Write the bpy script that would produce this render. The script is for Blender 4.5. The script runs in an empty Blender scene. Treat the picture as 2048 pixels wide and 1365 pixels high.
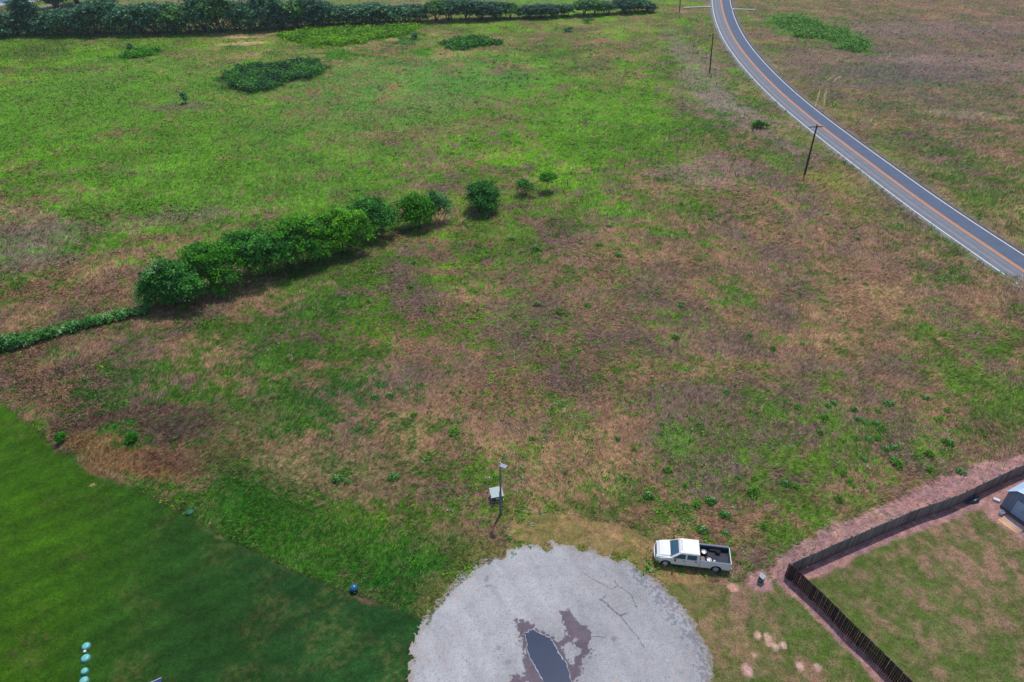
import bpy, bmesh, math, random
import numpy as np
from mathutils import Vector, Matrix
sc = bpy.context.scene
COL = sc.collection
rad = math.radians
# ---------------------------------------------------------------- camera
CAMH, PITCH, FPX = 52.0, 35.8, 1365.0
cd = bpy.data.cameras.new("camera"); cam = bpy.data.objects.new("camera", cd); COL.objects.link(cam)
cam.location = (0, 0, CAMH); cam.rotation_euler = (rad(90 - PITCH), 0, 0)
cd.sensor_width = 36; cd.lens = 36 * FPX / 2048; cd.clip_end = 8000; cd.clip_start = 0.5
sc.camera = cam
# ---------------------------------------------------------------- light
SUN_AZ, SUN_EL = 22.0, 68.5      # azimuth from +y towards +x
w = bpy.data.worlds.new("World"); sc.world = w; w.use_nodes = True
wn = w.node_tree.nodes; wl = w.node_tree.links
bg = wn["Background"]; sky = wn.new("ShaderNodeTexSky"); sky.sky_type = 'NISHITA'
sky.sun_disc = False; sky.sun_elevation = rad(SUN_EL); sky.sun_rotation = rad(SUN_AZ)
sky.air_density = 1.0; sky.dust_density = 1.2
wl.new(sky.outputs[0], bg.inputs[0]); bg.inputs[1].default_value = 0.13
sd = bpy.data.lights.new("sun", 'SUN'); sun = bpy.data.objects.new("sun", sd); COL.objects.link(sun)
sd.energy = 2.7; sd.angle = rad(0.9); sd.color = (1.0, 0.955, 0.89)
A, E_ = rad(SUN_AZ), rad(SUN_EL)
sv = Vector((math.sin(A) * math.cos(E_), math.cos(A) * math.cos(E_), math.sin(E_)))
sun.rotation_euler = sv.to_track_quat('Z', 'Y').to_euler(); sun.location = (20, 60, 90)
sc.view_settings.view_transform = 'Standard'; sc.view_settings.look = 'None'
sc.view_settings.exposure = 0.14; sc.view_settings.gamma = 1.0
# ---------------------------------------------------------------- photo pixel <-> ground
_t = rad(PITCH)
_F = np.array([0, math.cos(_t), -math.sin(_t)]); _U = np.array([0, math.sin(_t), math.cos(_t)])
def G(x, y, z=0.0):
    d = _F * FPX + np.array([1.0, 0, 0]) * (x - 1024) - _U * (y - 682.5)
    s = (z - CAMH) / d[2]; q = np.array([0, 0, CAMH]) + d * s
    return Vector((float(q[0]), float(q[1]), z))
def GA(x, y):
    x = np.asarray(x, float); y = np.asarray(y, float)
    dx = x - 1024; dy = _F[1] * FPX - _U[1] * (y - 682.5); dz = _F[2] * FPX - _U[2] * (y - 682.5)
    s = -CAMH / dz
    return dx * s, dy * s
def PX(X, Y, Z=0.0):
    X = np.asarray(X, float); Y = np.asarray(Y, float); Z = np.asarray(Z, float) - CAMH
    k = Y * _F[1] + Z * _F[2]; u = Y * _U[1] + Z * _U[2]
    return 1024 + FPX * X / k, 682.5 - FPX * u / k
def height_to(base, ytop):
    lo, hi = 0.2, 40
    for _ in range(40):
        m = (lo + hi) / 2
        if PX(base.x, base.y, m)[1] > ytop: lo = m
        else: hi = m
    return lo
def gp(pts): return np.array([[G(*p).x, G(*p).y] for p in pts])
def lin(r, g, b):
    return tuple(((c / 255) / 12.92 if c / 255 <= 0.04045 else ((c / 255 + 0.055) / 1.055) ** 2.4) for c in (r, g, b))
def LN(r, g, b): return np.array(lin(r, g, b))
# ---------------------------------------------------------------- numpy noise
def _h(ix, iy, s):
    n = (ix.astype(np.int64) * 374761393 + iy.astype(np.int64) * 668265263 + s * 2147483647 + s * 9301) & 0xffffffff
    n = ((n ^ (n >> 13)) * 1274126177) & 0xffffffff
    n = (n ^ (n >> 16)) & 0xffffffff
    return n.astype(np.float64) / 4294967295.0
def vn(x, y, s=0):
    ix = np.floor(x); iy = np.floor(y); fx = x - ix; fy = y - iy
    fx = fx * fx * (3 - 2 * fx); fy = fy * fy * (3 - 2 * fy)
    a = _h(ix, iy, s); b = _h(ix + 1, iy, s); c = _h(ix, iy + 1, s); d = _h(ix + 1, iy + 1, s)
    return (a * (1 - fx) + b * fx) * (1 - fy) + (c * (1 - fx) + d * fx) * fy
def fbm(x, y, sc_, o=4, s=0, gain=0.55):
    x = np.asarray(x) / sc_; y = np.asarray(y) / sc_; t = 0; a = 1; n = 0
    for i in range(o):
        t = t + a * vn(x + 17.3 * i, y - 9.1 * i, s + i * 7); n += a; a *= gain
        x, y = (x * 0.8 - y * 0.6) * 2.03, (x * 0.6 + y * 0.8) * 2.03
    return t / n
def sst(a, b, x):
    t = np.clip((x - a) / (b - a), 0, 1); return t * t * (3 - 2 * t)
def pip(x, y, poly):
    r = np.zeros(np.shape(x), bool); n = len(poly)
    for i in range(n):
        x1, y1 = poly[i]; x2, y2 = poly[(i + 1) % n]
        c = ((y1 > y) != (y2 > y)) & (x < (x2 - x1) * (y - y1) / (y2 - y1 + 1e-12) + x1)
        r ^= c
    return r
def pdist(x, y, pts):
    d = np.full(np.shape(x), 1e9)
    for (x1, y1), (x2, y2) in zip(pts[:-1], pts[1:]):
        vx, vy = x2 - x1, y2 - y1
        t = np.clip(((x - x1) * vx + (y - y1) * vy) / (vx * vx + vy * vy + 1e-12), 0, 1)
        d = np.minimum(d, np.hypot(x - x1 - t * vx, y - y1 - t * vy))
    return d
def sdp(x, y, poly):      # signed distance, >0 inside
    d = pdist(x, y, list(poly) + [poly[0]]); return np.where(pip(x, y, poly), d, -d)
def chaikin(p, n=2):
    p = [np.array(q, float) for q in p]
    for _ in range(n):
        q = [p[0]]
        for a, b in zip(p[:-1], p[1:]): q += [a * .75 + b * .25, a * .25 + b * .75]
        q.append(p[-1]); p = q
    return np.array(p)
# ---------------------------------------------------------------- materials
MATS = {}
def mat(name, col=(0.5, 0.5, 0.5), rough=0.6, metal=0.0, spec=0.3, attr=None, noise=None, bump=None, trans=0.0, coat=0.0, noise2=None):
    """noise=(scale,lo,hi) multiplies the colour; bump=(scale,strength,distance)"""
    if name in MATS: return MATS[name]
    m = bpy.data.materials.new(name); m.use_nodes = True; N = m.node_tree.nodes; L = m.node_tree.links
    b = N["Principled BSDF"]; b.inputs["Roughness"].default_value = rough; b.inputs["Metallic"].default_value = metal
    b.inputs["Specular IOR Level"].default_value = spec; b.inputs["Coat Weight"].default_value = coat
    out = None
    if attr:
        a = N.new("ShaderNodeAttribute"); a.attribute_name = attr; out = a.outputs["Color"]
    else:
        r = N.new("ShaderNodeRGB"); r.outputs[0].default_value = (*col, 1); out = r.outputs[0]
    tc = N.new("ShaderNodeTexCoord")
    for k, ns in enumerate((noise, noise2)):
        if not ns: continue
        t = N.new("ShaderNodeTexNoise"); t.inputs["Scale"].default_value = ns[0]; t.inputs["Detail"].default_value = 4
        t.inputs["Roughness"].default_value = 0.65
        L.new(tc.outputs["Object"], t.inputs["Vector"])
        mr = N.new("ShaderNodeMapRange"); mr.inputs[1].default_value = 0.3; mr.inputs[2].default_value = 0.7
        mr.inputs[3].default_value = ns[1]; mr.inputs[4].default_value = ns[2]; L.new(t.outputs["Fac"], mr.inputs[0])
        v = N.new("ShaderNodeVectorMath"); v.operation = 'SCALE'; L.new(out, v.inputs[0]); L.new(mr.outputs[0], v.inputs["Scale"])
        out = v.outputs[0]
    L.new(out, b.inputs["Base Color"])
    if bump:
        t = N.new("ShaderNodeTexNoise"); t.inputs["Scale"].default_value = bump[0]; t.inputs["Detail"].default_value = 5
        L.new(tc.outputs["Object"], t.inputs["Vector"])
        bp = N.new("ShaderNodeBump"); bp.inputs["Strength"].default_value = bump[1]; bp.inputs["Distance"].default_value = bump[2]
        L.new(t.outputs["Fac"], bp.inputs["Height"]); L.new(bp.outputs[0], b.inputs["Normal"])
    if trans:
        tr = N.new("ShaderNodeBsdfTranslucent"); L.new(out, tr.inputs[0])
        mx = N.new("ShaderNodeMixShader"); mx.inputs[0].default_value = trans
        L.new(b.outputs[0], mx.inputs[1]); L.new(tr.outputs[0], mx.inputs[2])
        L.new(mx.outputs[0], N["Material Output"].inputs[0])
    MATS[name] = m; return m
M_ground = mat("meadow_soil", attr="albedo", rough=0.95, spec=0.1, noise=(1.6, .66, 1.3), noise2=(7.0, .66, 1.3), bump=(4.0, .9, .14))
M_gravel = mat("gravel_chip", attr="albedo", rough=0.9, spec=0.15, noise=(2.2, .93, 1.07), noise2=(14.0, .80, 1.20), bump=(18, .5, .03))
M_grass = mat("grass_blade", attr="albedo", rough=0.75, spec=0.15, trans=0.3)
M_leaf = mat("leaf", attr="albedo", rough=0.6, spec=0.2, trans=0.25)
M_bark = mat("bark", lin(92, 80, 70), rough=0.9, noise=(3, .6, 1.3), bump=(12, .6, .05))
M_deadwood = mat("dead_wood", lin(70, 58, 52), rough=0.9, noise=(3, .6, 1.3))
# ---------------------------------------------------------------- object helpers
def props(o, label=None, cat=None, group=None, kind=None):
    if label: o["label"] = label
    if cat: o["category"] = cat
    if group: o["group"] = group
    if kind: o["kind"] = kind
    return o
def link(name, me, parent=None, loc=None):
    o = bpy.data.objects.new(name, me); COL.objects.link(o)
    if parent: o.parent = parent
    if loc is not None: o.location = loc
    return o
def empty(name, loc, rz, label, cat, group=None):
    o = bpy.data.objects.new(name, None); COL.objects.link(o); o.location = loc; o.rotation_euler = (0, 0, rz)
    o.empty_display_size = 0.3
    return props(o, label, cat, group)
def soup(name, V, k, cols=None, m=None, smooth=False):
    """V (n,k,3) separate k-gons, cols (n,3)"""
    V = np.asarray(V, np.float32); n = V.shape[0]
    me = bpy.data.meshes.new(name); me.vertices.add(n * k); me.loops.add(n * k); me.polygons.add(n)
    me.vertices.foreach_set("co", V.reshape(-1))
    me.loops.foreach_set("vertex_index", np.arange(n * k, dtype=np.int32))
    me.polygons.foreach_set("loop_start", np.arange(0, n * k, k, dtype=np.int32))
    me.update(calc_edges=True)
    if cols is not None:
        c = np.ones((n, k, 4), np.float32); cols = np.asarray(cols)
        c[:, :, :3] = cols[:, None, :] if cols.ndim == 2 else cols
        a = me.color_attributes.new("albedo", 'FLOAT_COLOR', 'POINT'); a.data.foreach_set("color", c.reshape(-1))
    if m: me.materials.append(m)
    return me
def indexed(name, V, Fq, cols=None, m=None, smooth=False):
    V = np.asarray(V, np.float32); Fq = np.asarray(Fq, np.int32); n, k = Fq.shape
    me = bpy.data.meshes.new(name); me.vertices.add(len(V)); me.loops.add(n * k); me.polygons.add(n)
    me.vertices.foreach_set("co", V.reshape(-1)); me.loops.foreach_set("vertex_index", Fq.reshape(-1))
    me.polygons.foreach_set("loop_start", np.arange(0, n * k, k, dtype=np.int32))
    me.update(calc_edges=True)
    if cols is not None:
        c = np.ones((len(V), 4), np.float32); c[:, :3] = cols
        a = me.color_attributes.new("albedo", 'FLOAT_COLOR', 'POINT'); a.data.foreach_set("color", c.reshape(-1))
    if m: me.materials.append(m)
    if smooth: me.polygons.foreach_set("use_smooth", np.ones(n, bool))
    return me
class B:      # small bmesh builder
    def __init__(s): s.bm = bmesh.new()
    def box(s, x0, x1, y0, y1, z0, z1, bev=0.0, M=None):
        vs = [s.bm.verts.new((x, y, z)) for x in (x0, x1) for y in (y0, y1) for z in (z0, z1)]
        if M is not None:
            for v in vs: v.co = M @ v.co
        fs = [s.bm.faces.new([vs[i] for i in f]) for f in ((0, 1, 3, 2), (4, 6, 7, 5), (0, 4, 5, 1), (2, 3, 7, 6), (0, 2, 6, 4), (1, 5, 7, 3))]
        if bev:
            es = list({e for f in fs for e in f.edges})
            bmesh.ops.bevel(s.bm, geom=es, offset=bev, segments=2, affect='EDGES', profile=0.6)
        return s
    def prism(s, prof, axis, a, b, M=None):
        """prof list of 2D pts; extruded along axis from a to b ('y': prof=(x,z); 'x': prof=(y,z); 'z': prof=(x,y))"""
        def P(p, t):
            v = {'y': (p[0], t, p[1]), 'x': (t, p[0], p[1]), 'z': (p[0], p[1], t)}[axis]; v = Vector(v)
            return M @ v if M is not None else v
        A_ = [s.bm.verts.new(P(p, a)) for p in prof]; B_ = [s.bm.verts.new(P(p, b)) for p in prof]
        n = len(prof); s.bm.faces.new(A_); s.bm.faces.new(B_[::-1])
        for i in range(n): s.bm.faces.new((A_[i], B_[i], B_[(i + 1) % n], A_[(i + 1) % n]))
        return s
    def tube(s, p0, p1, r0, r1=None, n=10, caps=True):
        p0 = Vector(p0); p1 = Vector(p1); r1 = r0 if r1 is None else r1
        q = (p1 - p0).to_track_quat('Z', 'Y').to_matrix()
        R = []
        for p, r in ((p0, r0), (p1, r1)):
            R.append([s.bm.verts.new(p + q @ Vector((math.cos(2 * math.pi * i / n) * r, math.sin(2 * math.pi * i / n) * r, 0))) for i in range(n)])
        for i in range(n): s.bm.faces.new((R[0][i], R[0][(i + 1) % n], R[1][(i + 1) % n], R[1][i]))
        if caps: s.bm.faces.new(R[0][::-1]); s.bm.faces.new(R[1])
        return s
    def lathe(s, prof, n=24, axis='z', c=(0, 0, 0), M=None):
        """prof (r,h) list"""
        rings = []
        for r, h in prof:
            ring = []
            for i in range(n):
                a = 2 * math.pi * i / n; u, v = math.cos(a) * r, math.sin(a) * r
                p = Vector({'z': (u, v, h), 'y': (u, h, v), 'x': (h, u, v)}[axis]) + Vector(c)
                ring.append(s.bm.verts.new(M @ p if M is not None else p))
            rings.append(ring)
        for a, b in zip(rings[:-1], rings[1:]):
            for i in range(n): s.bm.faces.new((a[i], a[(i + 1) % n], b[(i + 1) % n], b[i]))
        s.bm.faces.new(rings[0][::-1]); s.bm.faces.new(rings[-1])
        return s
    def quad(s, *p):
        s.bm.faces.new([s.bm.verts.new(q) for q in p]); return s
    def done(s, name, m, parent=None, loc=None, smooth=False, me_only=False):
        bmesh.ops.recalc_face_normals(s.bm, faces=s.bm.faces)
        me = bpy.data.meshes.new(name); s.bm.to_mesh(me); s.bm.free(); me.materials.append(m)
        if smooth:
            for p in me.polygons: p.use_smooth = True
        return me if me_only else link(name, me, parent, loc)
# ================================================================ GROUND COLOUR MODEL
rng = np.random.default_rng(11)
# rows y = 100..1300, columns x = 64 + 128 i.  green share 0-9
ROWY = [20, 100, 186, 310, 434, 558, 682, 806, 930, 1054, 1178, 1300]
GREEN = ["6665555555554322",
         "8876555665543422",
         "9988777788752322",
         "9999875678754354",
         "5788875544322245",
         "2224555542112344",
         "1246766431111234",
         "2455664122222345",
         "5424455433433344",
         "8889876555544555",
         "8888888555545555",
         "8888888555555555"]
# hue of the green: 0 deep bluish, 9 bright yellow-green
HUE = ["5555556777654333",
       "6665566655554332",
       "7776667777644222",
       "8777666677544433",
       "7766666665444544",
       "5555555544444444",
       "4433333444444444",
       "4333222344444444",
       "5332222455555455",
       "5432234555444444",
       "4321122444444444",
       "4321122444444444"]
# tone of the dry part: 0 mauve brown, 9 pale straw
DRY = ["5555555444444333",
       "5567765544433222",
       "5555555444333223",
       "4444443344333333",
       "4444434333333333",
       "3333333333322333",
       "3233333333222333",
       "2334443333222333",
       "3246654444333333",
       "4455555555433444",
       "4455555555544444",
       "4455555555544444"]
def table(T, px, py):
    T = np.array([[int(c) for c in r] for r in T], float) / 9
    cx = np.clip((px - 64) / 128, 0, 14.999); ry = np.interp(py, ROWY, np.arange(len(ROWY))); ry = np.clip(ry, 0, len(ROWY) - 1.001)
    i = cx.astype(int); j = ry.astype(int); fx = cx - i; fy = ry - j
    return (T[j, i] * (1 - fx) + T[j, i + 1] * fx) * (1 - fy) + (T[j + 1, i] * (1 - fx) + T[j + 1, i + 1] * fx) * fy
LAWN = gp([(-260, 740), (0, 806), (60, 850), (118, 905), (200, 950), (330, 1008), (420, 1060), (520, 1112), (600, 1150), (700, 1186), (770, 1212), (850, 1240), (845, 1420), (830, 1600), (-400, 1600)])
LAWN_EDGE = LAWN[1:12]
FARF = gp([(1571, 1154), (1655, 1116), (1740, 1079), (1836, 1038), (1890, 1022), (1943, 997), (1996, 971), (2048, 948), (2130, 915)])
NEARF = gp([(1571, 1154), (1613.6, 1193), (1653, 1230), (1689, 1270), (1731, 1308), (1781, 1360), (1850, 1432)])
YARD = np.vstack([FARF, gp([(2500, 915), (2500, 1600), (1990, 1600)]), NEARF[::-1][:-1]])
STRIP = gp([(1525, 1145), (1552, 1118), (1600, 1085), (1660, 1052), (1740, 1018), (1830, 975), (1900, 948), (1960, 925), (2060, 905), (2150, 870), (2130, 915), (2048, 948), (1943, 997), (1836, 1038), (1740, 1079), (1571, 1154), (1590, 1180), (1560, 1170)])
SHEDDIRT = gp([(1925, 1012), (1990, 972), (2060, 938), (2140, 920), (2140, 1100), (2048, 1086), (2010, 1058), (1985, 1040), (1960, 1016)])
VERGE = gp([(1000, 1040), (1040, 1016), (1110, 1012), (1200, 1018), (1290, 1050), (1330, 1110), (1300, 1160), (1200, 1120), (1100, 1095), (1010, 1080)])
RL = [(1423, -60), (1422, -25), (1423, 0), (1426.5, 25), (1437.5, 60), (1446, 80), (1478, 128), (1520, 173), (1561, 214), (1623.5, 262.7), (1685.7, 312.8), (1748, 361), (1800, 400), (1850, 436.2), (1950, 505), (2048, 572), (2200, 676), (2300, 745)]
RR = [(1456, -60), (1458, -25), (1460.3, 0), (1464.4, 27.7), (1478, 58.8), (1490, 80), (1506, 100), (1547, 147), (1592, 187), (1647.6, 235), (1706.4, 276.5), (1768.6, 321.5), (1824, 361), (1874, 400), (1917, 430), (2048, 514.7), (2200, 614), (2500, 810)]
def resample(P, n):
    s = np.r_[0, np.cumsum(np.hypot(*(P[1:] - P[:-1]).T))]; t = np.linspace(0, s[-1], n)
    return np.c_[np.interp(t, s, P[:, 0]), np.interp(t, s, P[:, 1])]
_l = resample(chaikin(gp(RL), 2), 400); _r = resample(chaikin(gp(RR), 2), 400)
ROADC = []
for q in _l[::8]:
    k = np.argmin(np.hypot(_r[:, 0] - q[0], _r[:, 1] - q[1]))
    if 0 < k < len(_r) - 1: ROADC.append((q + _r[k]) / 2)
ROADC = resample(chaikin(np.array(ROADC), 2), 160)
ROADC = resample(chaikin(ROADC[::10], 3), 200)
_d0 = ROADC[0] - ROADC[6]; _d0 /= np.hypot(*_d0); _d1 = ROADC[-1] - ROADC[-6]; _d1 /= np.hypot(*_d1)
ROADC = np.vstack([ROADC[0] + _d0 * 400, ROADC, ROADC[-1] + _d1 * 150])
PED = G(1521, 1164); LAMP = G(1002, 1029); CAB = G(990, 992)
BLOBS = [  # px,py, rx m, ry m, rot, colour, strength   (bare patches and distinct growth)
    (1515, 1271, .30, .36, 0, (205, 165, 150), 1), (1535, 1275, .28, .36, .5, (205, 165, 150), 1), (1538, 1287, .28, .33, 0, (200, 160, 145), 1), (1550, 1294, .28, .33, .2, (200, 165, 150), 1), (1567, 1291, .28, .33, 0, (205, 165, 150), 1),
    (1494, 1340, .42, .6, .4, (195, 150, 145), 1), (1599, 1332, .28, .34, 0, (200, 160, 150), 1), (1635, 1334, .27, .32, .3, (200, 160, 150), 1), (1509, 1311, .22, .22, 0, (205, 165, 145), .8), (1466, 1176, .45, .42, 0, (200, 150, 135), 1),
    (78, 1125, 1.0, 2.0, .5, (150, 140, 90), .35), (240, 1155, 1.3, .4, .4, (135, 115, 85), .6), (185, 971, .28, .2, 0, (180, 155, 115), .7), (333, 1275, 1.0, .9, .4, (130, 110, 80), .4), (100, 992, 1.3, .8, 0, (110, 100, 75), .5), (45, 1215, 1, 1, 0, (110, 105, 60), .5),
    (1128, 821, .35, .4, 0, (190, 165, 150), .7), (710, 1178, 2.6, .5, -.35, (130, 105, 80), .7), (760, 1210, 2.0, .4, -.35, (125, 95, 80), .7),
    (370, 213, 9, 4, 0, (115, 95, 85), .7), (500, 86, 8, 2.4, 0, (190, 170, 115), .8), (465, 90, 7, 2, 0, (180, 165, 110), .6), (490, 75, 5, 1.5, 0, (195, 180, 120), .7),
    (715, 235, 22, 6, .2, (130, 115, 80), .35), (830, 265, 24, 7, .35, (135, 108, 85), .5), (660, 130, 20, 9, 0, (125, 118, 80), .5), (900, 210, 26, 6, .2, (130, 110, 85), .4),
    (480, 850, 9, 3, .3, (118, 105, 75), .5), (350, 868, 4.2, 3.6, .2, (86, 66, 62), 1), (280, 930, 5.5, 2.0, -.3, (128, 92, 62), 1), (195, 895, 4.2, 2.2, -.6, (124, 94, 62), 1), (215, 843, 6, 2, .3, (90, 66, 60), 1), (390, 918, 5, 2, .1, (112, 80, 66), 1),
    (1355, 885, 2.2, 2.6, 0, (72, 125, 20), .8), (590, 960, 7, 2.2, -.25, (128, 108, 84), .45), (740, 975, 5, 2.2, .2, (130, 108, 86), .6), (660, 930, 8, 3, 0, (125, 112, 80), .5),
    (1160, 500, 4, 6, 0, (150, 110, 105), .5), (1400, 345, 10, 8, 0, (150, 118, 122), .5), (1500, 240, 7, 26, .35, (142, 120, 118), .6), (1430, 190, 6, 22, .1, (146, 126, 120), .6), (1385, 120, 6, 40, 0, (130, 116, 112), .5),
    (1725, 247, 2.4, 1.6, 0, (120, 88, 105), .8), (1850, 130, 60, 26, 0, (112, 98, 96), .5), (1760, 60, 30, 10, 0, (118, 100, 98), .5), (1900, 60, 45, 16, .1, (122, 100, 100), .5), (1930, 230, 13, 3, -.3, (150, 140, 110), .6), (1980, 130, 20, 8, 0, (138, 112, 105), .6), (1950, 200, 40, 9, 0, (80, 92, 66), .4),
    (1860, 150, 26, 10, 0, (92, 80, 88), .6), (1780, 165, 26, 8, 0, (90, 92, 80), .5), (1840, 120, 14, 5, 0, (128, 108, 112), .6),
    (75, 470, 10, 5, .2, (120, 105, 105), .6), (50, 520, 7, 4, 0, (125, 110, 105), .6), (30, 440, 8, 6, 0, (135, 120, 100), .5), (300, 450, 14, 3, .3, (135, 110, 95), .6), (370, 430, 8, 3, .2, (125, 105, 100), .5),
    (1500, 110, 4, 16, .2, (120, 125, 80), .6), (1580, 200, 5, 24, .6, (128, 128, 72), .6), (1660, 290, 0, 0, 0, (0, 0, 0), 0), (1720, 300, 4, 20, .75, (118, 122, 60), .7), (1850, 390, 5, 20, .8, (122, 118, 66), .5), (1620, 290, 3, 9, .5, (108, 122, 40), .7), (1670, 370, 3, 9, .5, (112, 120, 40), .7), (1740, 430, 3, 9, .7, (105, 112, 48), .6),
    (140, 15, 14, 6, 0, (180, 170, 150), .8), (165, 10, 12, 4, 0, (185, 170, 160), .8), (330, 4, 40, 10, 0, (120, 130, 85), .6), (500, 4, 30, 10, 0, (140, 125, 110), .6), (1090, 8, 30, 10, 0, (85, 140, 30), .7), (850, 5, 60, 8, 0, (110, 120, 80), .5),
]
BRIGHT = [  # distinct lush patches: polygon px, colour
    ([(545, 72), (600, 62), (700, 55), (780, 52), (850, 48), (840, 62), (830, 72), (760, 80), (700, 92), (640, 95), (590, 86)], (84, 130, 10)),
    ([(630, 108), (670, 102), (715, 103), (720, 112), (690, 118), (650, 120)], (70, 125, 20)),
    ([(885, 86), (930, 77), (980, 80), (1000, 88), (960, 95), (905, 102)], (58, 112, 25)),
    ([(770, 90), (810, 76), (835, 74), (828, 86), (800, 92)], (62, 112, 40)),
    ([(240, 112), (262, 100), (300, 97), (315, 106), (290, 114), (262, 118)], (62, 130, 8)),
    ([(820, 102), (850, 96), (865, 102), (845, 112), (825, 108)], (80, 135, 30)),
    ([(440, 158), (480, 140), (560, 128), (620, 122), (655, 132), (640, 150), (600, 160), (540, 182), (500, 190), (465, 180)], (48, 90, 42)),
    ([(1525, 30), (1600, 28), (1640, 45), (1700, 62), (1735, 95), (1730, 108), (1690, 102), (1650, 82), (1590, 80), (1555, 62)], (88, 128, 48)),
]
BRIGHT = [(gp(p), c) for p, c in BRIGHT]
LUSH = [(x, y, r, c) for x, y, r, c in [(150, 490, 9, (60, 125, 25)), (200, 380, 25, (72, 130, 25)), (480, 330, 40, (84, 128, 45)), (100, 260, 40, (84, 132, 25)), (300, 170, 40, (100, 138, 55)), (450, 240, 60, (95, 138, 45)), (760, 190, 30, (96, 140, 60)), (900, 160, 30, (92, 138, 70)), (1180, 220, 26, (92, 138, 35)), (1150, 290, 20, (90, 135, 30)), (1060, 230, 20, (96, 138, 45))]]
def ground_col(X, Y):
    """returns colour (n,3), greenness, rough height, mask where no grass grows"""
    X = np.asarray(X, float); Y = np.asarray(Y, float)
    px, py = PX(X, Y)
    px = px + 60 * (fbm(X, Y, 22, 2, 31) - .5); py = py + 45 * (fbm(X, Y, 22, 2, 37) - .5)
    g = table(GREEN, px, py); h = table(HUE, px, py); d = table(DRY, px, py)
    big = fbm(X, Y, 14, 5, 3); mid = fbm(X * .8 + Y * .3, Y * 1.1, 3.2, 4, 5); fine = fbm(X, Y, .9, 3, 9)
    tsel = (big - .5) * .9 + (mid - .5) * 1.6 + (fine - .5) * 1.5
    gf = np.clip(sst(-.62, .62, (g - .5) * 1.0 + tsel), .06, .95)
    hh = np.clip(h + (fbm(X, Y, 9, 3, 13) - .5) * .8 + (fine - .5) * .3, 0, 1)[:, None]
    dd = np.clip(d + (fbm(X, Y, 6, 4, 17) - .5) * 1.3 + (mid - .5) * .4, 0, 1)[:, None]
    g0 = LN(26, 88, 28); g1 = LN(72, 108, 28); g2 = LN(110, 170, 4)
    gc = np.where(hh < .5, g0 + (g1 - g0) * hh * 2, g1 + (g2 - g1) * (hh * 2 - 1))
    ol = (sst(-12, 8, X) * (1 - sst(95, 125, Y)) * .38 + sst(70, 95, X) * sst(100, 130, Y) * .4)[:, None]; gc = gc * (1 - ol) + LN(92, 98, 54) * ol
    d0 = LN(114, 90, 86); d1 = LN(146, 110, 90); d2 = LN(172, 148, 104)
    dc = np.where(dd < .5, d0 + (d1 - d0) * dd * 2, d1 + (d2 - d1) * (dd * 2 - 1))
    far = sst(110, 300, Y)[:, None]
    c = dc * (1 - gf[:, None]) + gc * gf[:, None]
    hgt = np.full(X.shape, .20) + .12 * big
    nog = np.zeros(X.shape)
    wob = (mid - .5); ovr = np.zeros(X.shape)
    for x, y, r, cc in LUSH:
        q = G(x, y); k = np.exp(-((X - q.x) ** 2 + (Y - q.y) ** 2) / r ** 2)
        k = (sst(.15, .75, k + (big - .5) * .6 + wob * .5) * gf * .75)[:, None]; c = c * (1 - k) + LN(*cc) * k
    spots = []
    for x, y, rx, ry, ro, cc, s in BLOBS:
        if rx == 0: continue
        q = G(x, y); dx = X - q.x; dy = Y - q.y; u = dx * math.cos(ro) + dy * math.sin(ro); v = -dx * math.sin(ro) + dy * math.cos(ro)
        e = np.sqrt((u / rx) ** 2 + (v / ry) ** 2); near = e < 2.2
        if not near.any(): continue
        k = np.zeros(X.shape); k[near] = (1 - sst(.6, 1.25, e[near] + wob[near] * (1.2 if rx > 1 else .35) + (fine[near] - .5) * (.5 if rx < .95 else 1.2))) * s
        small = 1.0 if rx < 1.0 else 0
        nog = np.maximum(nog, k * small); spots.append((k * small, cc)) if small else None; ovr = np.maximum(ovr, k); k = k[:, None]; k = np.minimum(k * ((.55 + .75 * fine[:, None]) if small == 0 else 1.0), 1); c = c * (1 - k) + LN(*cc) * 1.15 * k * (.8 + .4 * mid[:, None])
    for i, (poly, cc) in enumerate(BRIGHT):
        bb = (X > poly[:, 0].min() - 8) & (X < poly[:, 0].max() + 8) & (Y > poly[:, 1].min() - 8) & (Y < poly[:, 1].max() + 8)
        if not bb.any(): continue
        s_ = sdp(X[bb], Y[bb], poly); k = np.zeros(X.shape); k[bb] = sst(-2.2, 1.2, s_ + (mid[bb] - .5) * 11 + (fine[bb] - .5) * 3)
        hgt = hgt + k * .25; ovr = np.maximum(ovr, k); k = k[:, None]; c = c * (1 - k) + LN(*cc) * (.8 + .4 * fine[:, None]) * k
    # tall green band between the lawn and the rough grass
    dl = np.full(X.shape, 99.); nr = (Y < 80)
    dl[nr] = pdist(X[nr], Y[nr], LAWN_EDGE)
    inl = np.zeros(X.shape, bool); inl[nr] = pip(X[nr], Y[nr], LAWN)
    band = sst(330, 460, px) * (1 - sst(5.5, 9.5, dl + wob * 8)) * (~inl)
    ovr = np.maximum(ovr, band * .85); k = band[:, None] * .9; c = c * (1 - k) + (LN(34, 92, 20) * (1 - hh) + LN(62, 112, 14) * hh) * (.8 + .4 * mid[:, None]) * k
    # lawn
    lx, ly = PX(X, Y)
    tt = np.clip((lx + (ly - 900) * .25 - 60) / 560 + (big - .5) * .6, 0, 1)[:, None]
    lc = LN(56, 94, 8) * (1 - tt) + LN(34, 70, 30) * tt
    k2 = (sst(.50, .74, fbm(X, Y, 3, 4, 41)) * sst(.38, .62, fbm(X, Y, .35, 3, 42)))[:, None] * .5; lc = lc * (1 - k2) + LN(90, 92, 50) * k2
    stripe = (1 + .11 * np.sin((X * .55 - Y * .83) * 2.6 + 2 * (big - .5))[:, None]) * (.7 + .6 * fbm(X, Y, 3.5, 4, 43)[:, None])
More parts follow.
